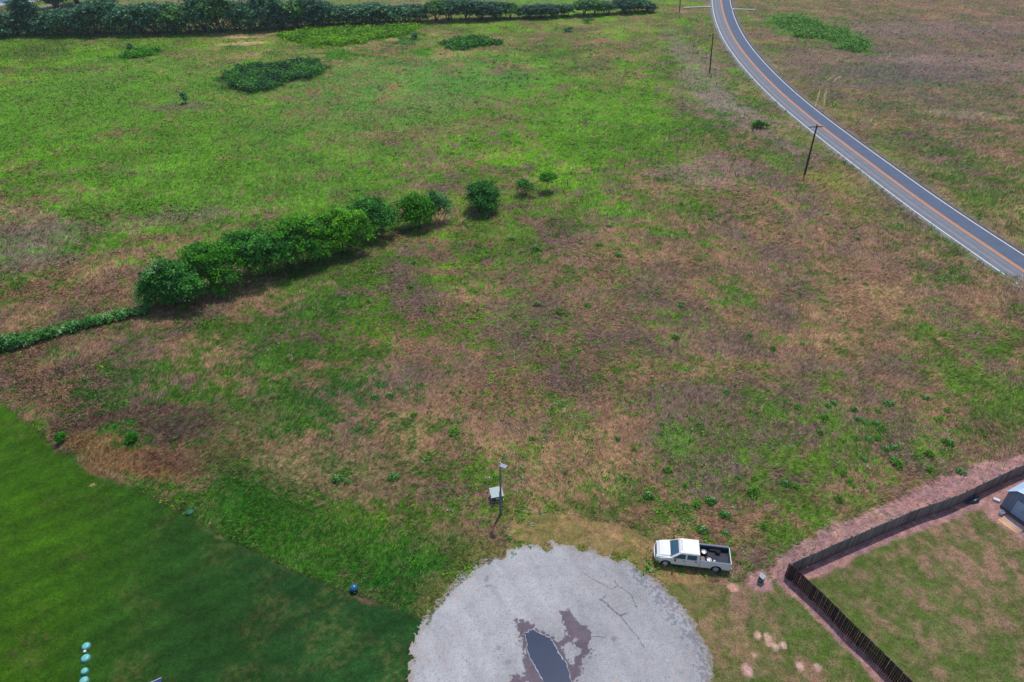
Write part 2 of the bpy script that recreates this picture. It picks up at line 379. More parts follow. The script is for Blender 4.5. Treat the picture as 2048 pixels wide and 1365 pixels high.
    lc = lc * stripe * (.78 + .44 * mid[:, None]) * (.84 + .32 * fine[:, None])
    sdl = np.where(inl, dl, -dl); k = sst(-.35, .35, sdl + wob * .9 + (fine - .5) * .5)[:, None]; c = c * (1 - k) + lc * k
    hgt = np.where(inl, .06, hgt)
    ed = np.exp(-(dl / .16) ** 2)[:, None] * .55; c = c * (1 - ed) + LN(40, 52, 30) * ed
    # yard inside the wood fence
    inY = np.zeros(X.shape, bool); inY[nr] = pip(X[nr], Y[nr], YARD)
    yc = LN(96, 104, 58) * gf[:, None] + LN(146, 116, 96) * (1 - gf[:, None])
    yk = (sst(.44, .66, fbm(X, Y, 1.0, 4, 51)) * .8)[:, None]; yc = yc * (1 - yk) + LN(76, 98, 38) * yk
    k = inY[:, None] * .85; c = c * (1 - k) + yc * k; hgt = np.where(inY, .06, hgt)
    # mown verge round the turning circle
    cc_, rr_ = CIRC
    dcirc = np.hypot(X - cc_[0], Y - cc_[1]) - rr_
    vg = (1 - sst(2.6, 4.2, dcirc + wob * 1.4)) * (dcirc > -2) * (X > cc_[0] - 4.3 + wob * .8) * (Y > cc_[1])
    vcol = LN(152, 124, 86) * (.62 + .76 * fbm(X, Y, .8, 4, 63)[:, None]) * (1 + .10 * np.sin(dcirc * 4.2))[:, None]; gk = sst(.5, .65, fbm(X, Y, 1.6, 3, 61))[:, None] * .45
    vcol = vcol * (1 - gk) + LN(84, 96, 40) * gk
    k = (vg * .9)[:, None]; c = c * (1 - k) + vcol * k; hgt = np.where(vg > .5, .07, hgt)
    left = (1 - sst(.5, 2.0, dcirc + wob * 1.5)) * (dcirc > -2) * .55 * (~inl)
    k = left[:, None]; c = c * (1 - k) + LN(120, 112, 66) * k
    front = (Y < 36) & (X > cc_[0] + 8) & (~inY) & (dcirc > -1); hgt = np.where(front, .08, hgt); k = front[:, None] * .75; c = c * (1 - k) + yc * k
    # bare red-pink soil
    soil = LN(170, 128, 124) * (.62 + .76 * fbm(X, Y, .45, 3, 71)[:, None]); soil = soil * (1 - .35 * (dd > .5) * 0) 
    soil2 = LN(138, 106, 116) * (.8 + .4 * fbm(X, Y, .5, 3, 73)[:, None])
    sm = fbm(X, Y, 1.4, 3, 75)[:, None]; soil = np.where(sm > .5, soil, soil * .5 + soil2 * .5)
    ds = np.zeros(X.shape)
    if nr.any():
        a_, b_ = X[nr], Y[nr]; w_ = (mid[nr] - .5) * 1.3 + (fine[nr] - .5) * 1.1
        s1 = sst(-.3, .35, sdp(a_, b_, STRIP) + w_)
        s2 = 1 - sst(.95, 1.25, pdist(a_, b_, NEARF) + w_ * .35)
        s2 = np.where(pip(a_, b_, YARD), (1 - sst(.2, .6, pdist(a_, b_, NEARF) + w_ * .5)), s2)
        s3 = (1 - sst(.95, 1.35, pdist(a_, b_, FARF) + w_ * .5))
        s4 = sst(-.5, .5, sdp(a_, b_, SHEDDIRT) + w_)
        s5 = 1 - sst(.85, 1.2, np.hypot((a_ - PED.x), (b_ - PED.y)) + w_ * .35)
        s6 = (1 - sst(.5, 1.3, np.hypot(a_ - CAB.x, b_ - CAB.y) + w_ * .8)) * .7
        sA = np.max([s1, s2, s3, s4, s5, s6], axis=0); ds[nr] = sA
    k = ds[:, None] * .92; c = c * (1 - k) + soil * k; nog = np.maximum(nog, ds * .93)
    # shoulders of the road
    dr = pdist(X, Y, ROADC[1:-1:3]); sh = (1 - sst(4.6, 6.6, dr + wob * 2.2))
    shc = LN(126, 112, 106) * (.8 + .4 * mid[:, None]); k = (sh * .6)[:, None]; c = c * (1 - k) + shc * k
    nog = np.maximum(nog, (dr < 4.35) * 1.0); nog = np.maximum(nog, sh * .5)
    tip_ = np.zeros(X.shape)
    for x, y in [(1093, 1096), (1164, 1096), (1232, 1114), (985, 1102)]:
        q = G(x, y); tip_ = tip_ + np.exp(-((X - q.x) ** 2 + (Y - q.y) ** 2) / .45 ** 2)
    inC = dcirc < -.05 - 1.0 * fbm(X, Y, .7, 3, 66) - 1.6 * tip_; hgt = np.where(tip_ > .3, .25, hgt)
    kt = (np.clip(tip_, 0, 1) * .8)[:, None]; c = c * (1 - kt) + LN(104, 118, 44) * kt; nog = np.maximum(nog, inC * (Y > 0) * 1.0)
    c = c * (1 - .06 * far)
    for k, cc in spots:
        k = k[:, None]; c = c * (1 - k * .9) + LN(*cc) * .95 * k * .9 * (.8 + .4 * fine[:, None])
    return np.clip(c, .004, .8), gf, hgt, nog, gc, dc, ovr
_pts = gp([(820, 1310), (840, 1245), (880, 1190), (960, 1120), (1040, 1092), (1150, 1090), (1240, 1114), (1330, 1170), (1385, 1240), (1415, 1300), (1430, 1360)])
_s = np.linalg.lstsq(np.c_[2 * _pts, np.ones(len(_pts))], (_pts ** 2).sum(1), rcond=None)[0]
CIRC = ((_s[0], _s[1]), math.sqrt(_s[2] + _s[0] ** 2 + _s[1] ** 2))
# ---- ground sheet
def axis_(parts):
    o = [parts[0][0]]
    for a, b, st in parts: o += list(np.linspace(a, b, max(1, int(round((b - a) / st))) + 1)[1:])
    return np.array(o)
xs = axis_([(-3000, -400, 260), (-400, -230, 6), (-230, -130, 1.2), (-130, -56, .55), (-56, 62, .2), (62, 130, .55), (130, 230, 1.2), (230, 400, 6), (400, 3000, 260)])
ys = axis_([(-600, 0, 60), (0, 18, 3), (18, 52, .2), (52, 80, .3), (80, 130, .5), (130, 340, 1.1), (340, 460, 4), (460, 4000, 300)])
XX, YY = np.meshgrid(xs, ys); X1, Y1 = XX.ravel(), YY.ravel()
cols = ground_col(X1, np.maximum(Y1, 5.0))[0]
nx, ny = len(xs), len(ys); I = np.arange(nx * ny).reshape(ny, nx)
Fq = np.stack([I[:-1, :-1], I[:-1, 1:], I[1:, 1:], I[1:, :-1]], -1).reshape(-1, 4)
# gentle lumps where the spoil heap lies at the edge of the lawn
def lump(X, Y):
    z = np.zeros(X.shape)
    for x, y, r, h in [(205, 900, 2.6, .8), (300, 925, 2.8, .9), (360, 862, 2.8, .9), (250, 850, 2.4, .7), (400, 908, 2.2, .7), (150, 888, 1.6, .5)]:
        q = G(x, y); z += h * np.exp(-((X - q.x) ** 2 + (Y - q.y) ** 2) / r ** 2)
    return z * (.6 + .8 * fbm(X, Y, 1.3, 3, 81)) * (z > .02)
Z1 = lump(X1, Y1)
ground = link("ground", indexed("ground", np.c_[X1, Y1, Z1], Fq, cols, M_ground, smooth=True)); props(ground, kind="structure")
# ---- grass (uncountable): one mesh of bent blades, denser near the viewer as in any level-of-detail meadow
def build_grass(n):
    px = rng.uniform(-170, 2220, n); py = 1480 - (1480 + 10) * rng.uniform(0, 1, n) ** 1.0
    X, Y = GA(px, py)
    c, gf, hg, nog, gc, dc, ov = ground_col(X, Y)
    keep = rng.uniform(0, 1, n) > nog
    X, Y, c, gf, hg, py, px, gc, dc, ov = X[keep], Y[keep], c[keep], gf[keep], hg[keep], py[keep], px[keep], gc[keep], dc[keep], ov[keep]; n = len(X)
    dist = np.sqrt(X ** 2 + Y ** 2 + CAMH ** 2); lod = np.clip(dist / 62, .9, 5.0)
    flat_ = np.clip((420 - py) / 260, 0, 1)
    L = hg * rng.uniform(.6, 1.5, n) * np.clip(lod, 1, 2.6) + .03
    wd = rng.uniform(.016, .05, n) * lod * np.where(hg < .1, .8, 1.0)
    comb = np.exp(-((px - 560) / 300) ** 2 - ((py - 830) / 170) ** 2)
    th = (fbm(X, Y, 7, 3, 91) - .5) * 5 * (1 - flat_) * (1 - .8 * comb) + 1.0 * comb + .5 * (1 - comb) * (1 - flat_) + rng.normal(0, .6, n) * (1 - .4 * comb)
    ti = np.clip(rng.normal(.40, .26, n), .06, 1.3)
    d = np.c_[np.cos(th) * np.cos(ti), np.sin(th) * np.cos(ti), np.sin(ti)]
    s = np.c_[-np.sin(th + rng.normal(0, .4, n)), np.cos(th), np.zeros(n)]
    Z = lump(X, Y)
    P = np.c_[X, Y, Z - .01]
    V = np.stack([P - s * wd[:, None], P + s * wd[:, None], P + d * L[:, None]], 1)
    fx_ = 1 - .5 * flat_; fy_ = 1 + .35 * flat_; wn_ = np.clip((dist - 75) / 60, 0, 1); wf_ = np.clip((dist - 150) / 100, 0, 1)
    def lodn(sd, k=1.0):
        a = fbm(X * fx_, Y * fy_, .28 * k, 2, sd); b_ = fbm(X * fx_, Y * fy_, .55 * k, 2, sd + 1); c_ = fbm(X * fx_, Y * fy_, 1.1 * k, 2, sd + 2)
        return (a * (1 - wn_) + b_ * wn_) * (1 - wf_) + c_ * wf_
    cl = sst(.28, .72, lodn(95)); amp = np.where(hg < .1, .8, 1.0) * (1 - .35 * flat_)
    f = (rng.uniform(.55, 1.5, n) * (1 + amp * (.8 * cl - .4)) * (.72 + .56 * fbm(X, Y, 2.6, 3, 99)))[:, None]
    tuft = sst(.2, .8, lodn(197, 1.4)) * .65 + rng.uniform(0, 1, n) * .35
    isg = (tuft - .5) * 1.6 + .5 < gf
    own = np.where(isg[:, None], gc, dc); mixk = (np.where(hg > .1, .6, .04) * (1 - .85 * ov))[:, None]; c = c * (1 - mixk) + own * mixk
    straw = LN(176, 152, 112); fresh = LN(70, 128, 28)
    r = rng.uniform(0, 1, n)
    c = c * f
    k = ((r < .05 + .15 * (1 - gf)) * .5 * (hg > .1))[:, None]; c = c * (1 - k) + straw * k
    k = ((r > .90) * .45 * (hg > .1))[:, None]; c = c * (1 - k) + fresh * k * 1.0
    return soup("meadow_grass", V, 3, np.clip(c * 1.42, 0, .85), M_grass)
grass = link("meadow_grass", build_grass(1500000)); props(grass, "rough mixed green and dry brown grass covering the open fields and lawn", "grass", kind="stuff")
# ================================================================ ROAD
def ribbon(name, C, o0, o1, z, m, colfn=None, sub=1, parent=None):
    T = np.gradient(C, axis=0); T /= np.hypot(T[:, 0], T[:, 1])[:, None]; Nn = np.c_[-T[:, 1], T[:, 0]]
    ts = np.linspace(o0, o1, sub + 1); n = len(C)
    V = np.concatenate([np.c_[C + Nn * t, np.full(n, z)] for t in ts])
    F = []
    for j in range(sub):
        a = np.arange(n - 1) + j * n; F.append(np.stack([a, a + 1, a + 1 + n, a + n], 1))
    return link(name, indexed(name, V, np.concatenate(F), None, m), parent)
def road_mat(name, col, lo, hi):
    return mat(name, lin(*col), rough=.85, spec=.2, noise=(.6, lo - .04, hi + .04), noise2=(7, .84, 1.16), bump=(30, .3, .01))
M_asL = road_mat("asphalt_worn", (112, 115, 124), .92, 1.08)
M_asR = road_mat("asphalt_dark", (86, 97, 117), .92, 1.08)
M_shL = road_mat("asphalt_edge_pale", (120, 130, 130), .85, 1.1)
M_shR = road_mat("asphalt_edge_dark", (84, 82, 92), .85, 1.15)
M_wht = mat("road_paint_white", (.74, .74, .76), rough=.6, noise=(3, .9, 1.05))
M_yel = mat("road_paint_yellow", lin(238, 150, 62), rough=.6, noise=(3, .9, 1.08))
C = ROADC
HW = 3.68
# direction of C runs from far to near; +normal is towards -x side on screen: find sign
sgn = 1.0
_T = C[60] - C[59]; _N = np.array([-_T[1], _T[0]])
if _N[0] < 0: sgn = -1.0      # make positive offset = right side of the picture
def off(a): return sgn * a
road = ribbon("road", C, off(-HW - .9), off(HW + .75), .012, M_shL, sub=2); props(road, kind="structure")
ribbon("lane_near", C, off(-HW), off(0), .018, M_asL, parent=road); ribbon("lane_far", C, off(0), off(HW), .018, M_asR, parent=road)
ribbon("edge_strip", C, off(HW), off(HW + .75), .018, M_shR, parent=road)
ribbon("white_edge_line", C, off(-HW - .09), off(-HW + .10), .024, M_wht, parent=road)
ribbon("white_edge_line", C, off(HW - .10), off(HW + .09), .024, M_wht, parent=road)
ribbon("yellow_centre_line", C, off(-.27), off(-.11), .024, M_yel, parent=road)
ribbon("yellow_centre_line", C, off(.11), off(.27), .024, M_yel, parent=road)
# wheel tracks: paler polished lines in the worn lane
M_trk = road_mat("asphalt_polished", (128, 130, 136), .92, 1.08)
ribbon("wheel_track", C, off(-1.15), off(-.95), .021, M_trk, parent=road)
ribbon("wheel_track", C, off(-2.6), off(-2.1), .021, M_trk, parent=road)
# ================================================================ GRAVEL TURNING CIRCLE
def build_gravel():
    (cx, cy), r = CIRC; st = .045
    xs_ = np.arange(cx - r - .6, cx + r + .6, st); ys_ = np.arange(20.0, cy + r + .6, st)
    XX, YY = np.meshgrid(xs_, ys_); X, Y = XX.ravel(), YY.ravel()
    dc = np.hypot(X - cx, Y - cy); dc = np.where(Y < cy - 6, np.maximum(np.abs(X - cx) - .15, 0), dc)
    rag = (fbm(X, Y, 1.3, 3, 101) - .5) * .8 + (fbm(X, Y, .4, 3, 103) - .5) * .65 + (fbm(X, Y, .13, 2, 104) - .5) * .5
    for x, y, h_ in [(985, 1104, .8), (1093, 1098, .9), (1164, 1098, .9), (1206, 1108, .7), (1232, 1116, .9), (940, 1128, .6), (1006, 1112, .7)]:
        q = G(x, y); rag = rag - h_ * 1.5 * np.exp(-((X - q.x) ** 2 + (Y - q.y) ** 2) / .4 ** 2)
    inside = dc < r + rag
    base = LN(162, 162, 164); c = np.ones((len(X), 3)) * base
    big = fbm(X, Y, 5, 4, 105); mid = fbm(X, Y, 1.2, 4, 107); fine = fbm(X, Y, .18, 3, 109)
    c = c * (.74 + .42 * big + .26 * (mid - .5))[:, None]
    # ghost arcs left by turning tyres
    c = c * (1 + .018 * np.sin(dc * 2.6 + 3 * (big - .5)) * sst(3, 6, dc))[:, None]
    c = c * (.84 + .32 * fbm(X * 1.0 + Y * .45, Y * .30, 1.1, 4, 119))[:, None] * (.90 + .20 * _h(np.arange(len(X)), np.arange(len(X)) * 7, 5))[:, None]
    sp = sst(.66, .76, fbm(X, Y, .10, 2, 111))[:, None] * .32; c = c * (1 - sp) + LN(88, 88, 100) * sp
    rd = (sst(.70, .76, fbm(X, Y, .3, 3, 113)) * .45)[:, None]; c = c * (1 - rd) + LN(188, 150, 140) * rd
    # dark tar showing at the right-hand rim
    ang = np.arctan2(Y - cy, X - cx); e = sst(-2.6, -.6, dc - r) * sst(-.45, -.1, ang) * (1 - sst(.75, 1.05, ang))
    k = (sst(.40, .60, e * .62 + (mid - .5) * .9 + (fine - .5) * 1.3 )[:, None]) * .5; c = c * (1 - k) + LN(84, 88, 108) * k
    w_ = (mid - .5) * 1.1 + (fine - .5) * .8
    wet = gp([(1033, 1243), (1054, 1245), (1085, 1259), (1112, 1276), (1122, 1284), (1137, 1272), (1120, 1240), (1122, 1222), (1136, 1226), (1150, 1241), (1167, 1248), (1182, 1265), (1184, 1289), (1192, 1313), (1167, 1320), (1165, 1334), (1156, 1365), (1150, 1400), (1060, 1400), (1057, 1358), (1047, 1324), (1037, 1279)])
    isl = gp([(1122, 1293), (1149, 1286), (1168, 1303), (1148, 1313), (1143, 1332), (1132, 1310)])
    wat = gp([(1052, 1270), (1059, 1260), (1074, 1266), (1098, 1276), (1106, 1290), (1119, 1310), (1131, 1330), (1139, 1354), (1143, 1378), (1128, 1400), (1105, 1393), (1090, 1368), (1080, 1344), (1067, 1327), (1057, 1300)])
    bb = (X > -4) & (X < 12) & (Y < 35)
    sw = np.full(X.shape, -9.); sw[bb] = sdp(X[bb], Y[bb], wet) + w_[bb]
    si = np.full(X.shape, -9.); si[bb] = sdp(X[bb], Y[bb], isl) + w_[bb]
    wet2 = gp([(1026, 1345), (1040, 1350), (1056, 1372), (1040, 1400), (1024, 1400), (1020, 1360)]); sw[bb] = np.maximum(sw[bb], sdp(X[bb], Y[bb], wet2) - .1 + w_[bb] * 1.3)
    k = (sst(-.04, .10, sw) * (1 - sst(-.05, .08, si)))[:, None]
    wc = LN(94, 82, 92) * (.7 + .6 * mid[:, None]) * (.85 + .3 * fine[:, None]); c = c * (1 - k * .93) + wc * k * .93
    k = (sst(-.7, -.05, sw) * (1 - sst(0, .1, sw)) * .12)[:, None]; c = c * (1 - k) + LN(120, 110, 125) * k
    for ln, wdt in [([(1168, 1149), (1180, 1156), (1190, 1163), (1208, 1170), (1222, 1180), (1235, 1172)], .03), ([(1202, 1202), (1212, 1192)], .04), ([(1200, 1199), (1213, 1208), (1225, 1222), (1240, 1232), (1252, 1228)], .055), ([(1240, 1232), (1252, 1246), (1260, 1258), (1275, 1274), (1290, 1300)], .035), ([(1228, 1160), (1236, 1172), (1250, 1180), (1262, 1192), (1273, 1213)], .035), ([(1184, 1274), (1210, 1277)], .035)]:
        P = gp(ln); b2 = (X > P[:, 0].min() - 1) & (X < P[:, 0].max() + 1) & (Y > P[:, 1].min() - 1) & (Y < P[:, 1].max() + 1)
        dd = pdist(X[b2] + (fine[b2] - .5) * .25, Y[b2] + (mid[b2] - .5) * .3, P); kk = np.zeros(X.shape); kk[b2] = (1 - sst(wdt * .5, wdt * 1.6, dd)) * .75
        c = c * (1 - kk[:, None]) + LN(88, 80, 88) * kk[:, None]
    for x, y, rr in [(974, 1160, .3), (976, 1172, .25), (1130, 1120, .15), (1229, 1278, .2), (996, 1296, .3), (1015, 1325, .35)]:
        q = G(x, y); kk = (1 - sst(rr * .5, rr, np.hypot(X - q.x, Y - q.y) + w_ * .5)) * .45
        c = c * (1 - kk[:, None]) + LN(95, 95, 108) * kk[:, None]
    # soil blown over the rim
    er = sst(-.8, .05, dc - (r + rag) + (fine - .5) * .5) * .6; c = c * (1 - er[:, None]) + LN(140, 122, 100) * er[:, None]
    nx, ny = len(xs_), len(ys_); I = np.arange(nx * ny).reshape(ny, nx)
    F = np.stack([I[:-1, :-1], I[:-1, 1:], I[1:, 1:], I[1:, :-1]], -1).reshape(-1, 4)
    F = F[inside[F].all(1)]
    used = np.unique(F); mp = np.full(nx * ny, -1); mp[used] = np.arange(len(used))
    z = .02 + .008 * fbm(X, Y, .5, 2, 3)
    o = link("gravel_turning_circle", indexed("gravel_turning_circle", np.c_[X, Y, z][used], mp[F], c[used], M_gravel, smooth=True)); props(o, kind="structure")
    # puddle: closed thin sheet of still water with an uneven shore
    P = chaikin(list(wat) + [wat[0]], 2)[:-1]; cxy = P.mean(0); P = P + (P - cxy) / np.hypot(*(P - cxy).T)[:, None] * .10; out = []
    for i, p in enumerate(P):
        for t in (0, .5):
            q = p + (P[(i + 1) % len(P)] - p) * t; a = fbm(np.array([q[0]]), np.array([q[1]]), .25, 3, 7)[0] - .5
            v = q - cxy; out.append(q + v / np.hypot(*v) * a * .45)
    bm = bmesh.new(); f = bm.faces.new([bm.verts.new((p[0], p[1], .040)) for p in out]); bmesh.ops.recalc_face_normals(bm, faces=[f])
    bmesh.ops.triangulate(bm, faces=[f]); me = bpy.data.meshes.new("puddle"); bm.to_mesh(me); bm.free()
    me.materials.append(mat("still_water", lin(48, 60, 84), rough=.1, spec=.35, noise=(.8, .92, 1.08)))
    p = link("puddle", me); props(p, kind="structure")
    # dried scum line round the water
    rim = np.array(out + [out[0]]); V, F2 = [], []
    cr = rng.uniform(.2, 1, len(rim)); cr[-1] = cr[0]
    for i, q in enumerate(rim):
        v = q - cxy; v = v / np.hypot(*v); V += [(q[0] - v[0] * .03, q[1] - v[1] * .03, .044), (q[0] + v[0] * .08 * cr[i], q[1] + v[1] * .08 * cr[i], .046)]
    for i in range(len(rim) - 1): F2.append((2 * i, 2 * i + 1, 2 * i + 3, 2 * i + 2))
    o = link("scum_line", indexed("scum_line", np.array(V), F2, None, mat("dried_scum", lin(170, 172, 184), rough=.8, noise=(4, .5, 1.1))), p)
build_gravel()
# ================================================================ VEGETATION
def leaves(lobes, nclump, per, leaf, seed, pal, flat=.75, shell=.5, cr=.35):
    """lobes (cx,cy,cz,rx,ry,rz); returns quads and colours"""
    r = np.random.default_rng(seed); lob = np.array(lobes, float); vol = lob[:, 3] * lob[:, 4] * lob[:, 5]; vol = vol ** .8
    idx = r.choice(len(lob), nclump, p=vol / vol.sum()); u = r.normal(size=(nclump, 3)); u /= np.linalg.norm(u, axis=1)[:, None]
    u[:, 2] = np.where(u[:, 2] < -.55, -u[:, 2], u[:, 2])
    rr = shell + (1.05 - shell) * r.uniform(0, 1, nclump) ** .6; rr *= 1 + .22 * (r.uniform(0, 1, nclump) - .4)
    cen = lob[idx, :3] + u * rr[:, None] * lob[idx, 3:6]; cen[:, 2] = np.maximum(cen[:, 2], .15)
    k = np.repeat(np.arange(nclump), per); n = len(k)
    cs = cr * r.uniform(.6, 1.4, nclump)
    P = cen[k] + r.normal(size=(n, 3)) * cs[k][:, None] * np.array([1, 1, .55]); P[:, 2] = np.maximum(P[:, 2], .05)
    nr = u[k] * .8 + r.normal(size=(n, 3)) * .6 + np.array([0, 0, .45]); nr /= np.linalg.norm(nr, axis=1)[:, None]
    t = np.cross(nr, r.normal(size=(n, 3))); t /= np.linalg.norm(t, axis=1)[:, None]; b = np.cross(nr, t)
    s = leaf * r.uniform(.55, 1.35, n)[:, None]
    V = np.stack([P - t * s, P - b * s * flat, P + t * s, P + b * s * flat], 1)
    pal = np.array([lin(*p) for p in pal]); w = r.uniform(0, len(pal) - 1.001, nclump); i0 = w.astype(int); f = (w - i0)[:, None]
    cc = pal[i0] * (1 - f) + pal[i0 + 1] * f; c = cc[k] * r.uniform(.7, 1.3, n)[:, None]
    return V, c
def tubes(segs, name, m, n=7):
    b = B()
    for p0, p1, r0, r1 in segs: b.tube(p0, p1, r0, r1, n, caps=True)
    return b.done(name, m, me_only=True, smooth=True)
def stems(lobes, seed, nst, r0, zfrac=.8, spread=.12):
    R = random.Random(seed); segs = []
    for i in range(nst):
        l = lobes[i % len(lobes)]; a = R.uniform(0, 6.28)
        b0 = Vector((l[0] * spread + math.cos(a) * r0 * 2.5, l[1] * spread + math.sin(a) * r0 * 2.5, -.05))
        tip = Vector((l[0] + R.uniform(-.4, .4) * l[3], l[1] + R.uniform(-.4, .4) * l[4], l[2] + zfrac * l[5] * R.uniform(.2, .8)))
        m1 = b0.lerp(tip, .35) + Vector((R.uniform(-.15, .15), R.uniform(-.15, .15), 0)); m2 = b0.lerp(tip, .7) + Vector((R.uniform(-.2, .2), R.uniform(-.2, .2), .1))
        segs += [(b0, m1, r0, r0 * .75), (m1, m2, r0 * .75, r0 * .5), (m2, tip, r0 * .5, r0 * .18)]
        for _ in range(3):
            q = m1.lerp(m2, R.uniform(.2, 1)); e = q + Vector((R.uniform(-1, 1) * l[3] * .6, R.uniform(-1, 1) * l[4] * .6, R.uniform(.2, .6) * l[5]))
            segs.append((q, e, r0 * .35, r0 * .1))
    return segs
def rlobes(R, W, D, Hh, n, low=.1):
    """irregular crown filling W x D x Hh above ground"""
    L = []
    for i in range(n):
        a = 2 * math.pi * i / n + R.uniform(-.4, .4); q = R.uniform(.3, .62)
        f = R.uniform(.34, .5); rz = Hh * R.uniform(.26, .36)
        L.append((math.cos(a) * W * .5 * q, math.sin(a) * D * .5 * q, R.uniform(Hh * low + rz * .8, Hh - rz), W * .5 * f, D * .5 * f, rz))
    L.append((0, 0, Hh * .62, W * .3, D * .3, Hh * .36)); return L
PAL_N = [(34, 92, 26), (56, 130, 22), (78, 156, 20), (104, 180, 26)]
PAL_D = [(30, 82, 36), (48, 116, 38), (68, 144, 44), (88, 166, 50)]
PAL_B = [(30, 82, 48), (48, 114, 60), (74, 142, 78), (114, 172, 110)]
PAL_F = [(40, 80, 68), (58, 108, 80), (80, 134, 90), (108, 162, 104)]
def tree(name, base, W, D, Hh, seed, pal, label, cat="tree", nclump=260, per=34, leaf=.14, low=.1, nst=6, r0=.09, group=None, lobes=None, shell=.5, cr=.38, rz=0.0, bark=None, crname="crown"):
    R = random.Random(seed); lobes = lobes or rlobes(R, W, D, Hh, 6, low)
    t = empty(name, base, rz, label, cat, group)
    V, c = leaves(lobes, nclump, per, leaf, seed, pal, shell=shell, cr=cr)
    link(crname, soup(crname, V, 4, c, M_leaf), t); link("trunk", tubes(stems(lobes, seed, nst, r0), "trunk", bark or M_bark), t)
    return t
HG = "trees and bushes of the hedge row"
def hedge(x0, x1, yt, yb, seed, pal, label, low=.05, dep=.8, name="hedge_tree", **k):
    cx = (x0 + x1) / 2; b = G(cx, yb); a = G(x0, yb); c = G(x1, yb); W = (c - a).length; D = W * dep
    b = Vector((b.x, b.y + D * .34, 0)); top = height_to(Vector((b.x, b.y + D * .1, 0)), yt)
    return tree(name, b, W * 1.22, D * 1.15, top * 1.06, seed, pal, label, low=low, group=HG, **k)
hedge(282, 400, 522, 626, 1, [(34, 92, 36), (54, 128, 40), (78, 154, 46), (136, 186, 118)], "big bush smothered in vines at the left end of the hedge row", low=0, nclump=420, per=40, leaf=.15, name="vine_draped_bush", dep=.7)
hedge(345, 490, 490, 596, 2, PAL_N, "broad green tree right behind the vine-draped bush in the hedge row", nclump=420, per=38, dep=.65)
hedge(450, 590, 462, 566, 3, PAL_D, "dark bluish-green tree in the middle of the hedge row, bare twigs low down", nclump=420, per=38, dep=.65)
hedge(545, 668, 434, 540, 4, PAL_N, "tall rounded green tree in the hedge row, left neighbour of the yellowish-green one", nclump=420, per=38, dep=.7)
hedge(625, 735, 424, 518, 5, [(48, 112, 18), (76, 148, 16), (104, 172, 16), (124, 190, 26)], "yellowish-green tree, the brightest of the hedge row", nclump=380, per=38, dep=.75)
hedge(690, 790, 402, 484, 6, PAL_D, "bluish-green spreading tree on thin stems, last one of the unbroken hedge row", low=.22, nclump=320, per=34, nst=9, r0=.07)
hedge(796, 874, 388, 464, 7, PAL_N, "dense green tree left of the leaning vine-hung sapling, past the hedge gap", low=.08, nclump=280, per=34, nst=8)
hedge(850, 898, 382, 448, 8, PAL_B, "narrow dark sapling hung with pale vines, leaning against the dense green tree", low=.05, nclump=110, per=26, nst=4, r0=.05)
hedge(930, 1003, 368, 432, 9, [(30, 82, 34), (44, 108, 40), (60, 130, 44), (76, 148, 52)], "round dark green bush standing alone between the hedge row and little trees", low=.05, nclump=320, per=36, nst=5, dep=.95, name="round_bush")
hedge(1030, 1073, 360, 396, 10, PAL_D, "small loose tree with thin open crown beside the round bush", low=.2, nclump=75, per=20, leaf=.13, nst=4, r0=.05, name="small_tree")
b9 = G(1093, 384)
tree("small_tree", b9, 3.2, 2.6, height_to(b9, 344), 11, PAL_N, "smallest tree of the row, one bare trunk under a compact crown", nclump=80, per=22, leaf=.13, nst=2, r0=.07, group=HG, lobes=[(.25, 0, 2.9, 1.3, 1.1, .7), (.9, 0, 2.6, .8, .8, .5), (-.5, 0, 2.6, .8, .8, .5)], low=.5)
# dead snag in the hedge
# vine-covered low fence
def vine_fence():
    P = chaikin(gp([(-60, 712), (0, 700), (50, 690), (110, 672), (170, 655), (230, 640), (290, 628)]), 2); lob = []
    for i, p in enumerate(P):
        u = i / (len(P) - 1); s = 1.5 if u < .36 else 1.0 + .15 * math.sin(i * 1.7)
        lob.append((p[0] - P[0][0], p[1] - P[0][1], .55 * s, .95 * s, .55 * s, .62 * s))
    o = P[0]; lob2 = []
    for a, b in zip(lob[:-1], lob[1:]):
        for t in np.linspace(0, 1, 4)[:-1]: lob2.append(tuple(a[j] * (1 - t) + b[j] * t for j in range(6)))
    V, c = leaves(lob2, 1000, 26, .12, 77, [(40, 98, 36), (66, 134, 48), (100, 164, 76), (158, 196, 136)], shell=.5, cr=.2)
    t = empty("vine_covered_fence", (o[0], o[1], 0), 0, "low fence buried in leafy vines, from the left edge to the vine-draped bush", "fence")
    link("vines", soup("vines", V, 4, c, M_leaf), t)
    for i in range(0, len(P), 3):
        q = P[i] - o; B().tube((q[0], q[1], 0), (q[0], q[1], 1.25), .05, .045, 8).done("post", M_deadwood, t)
vine_fence()
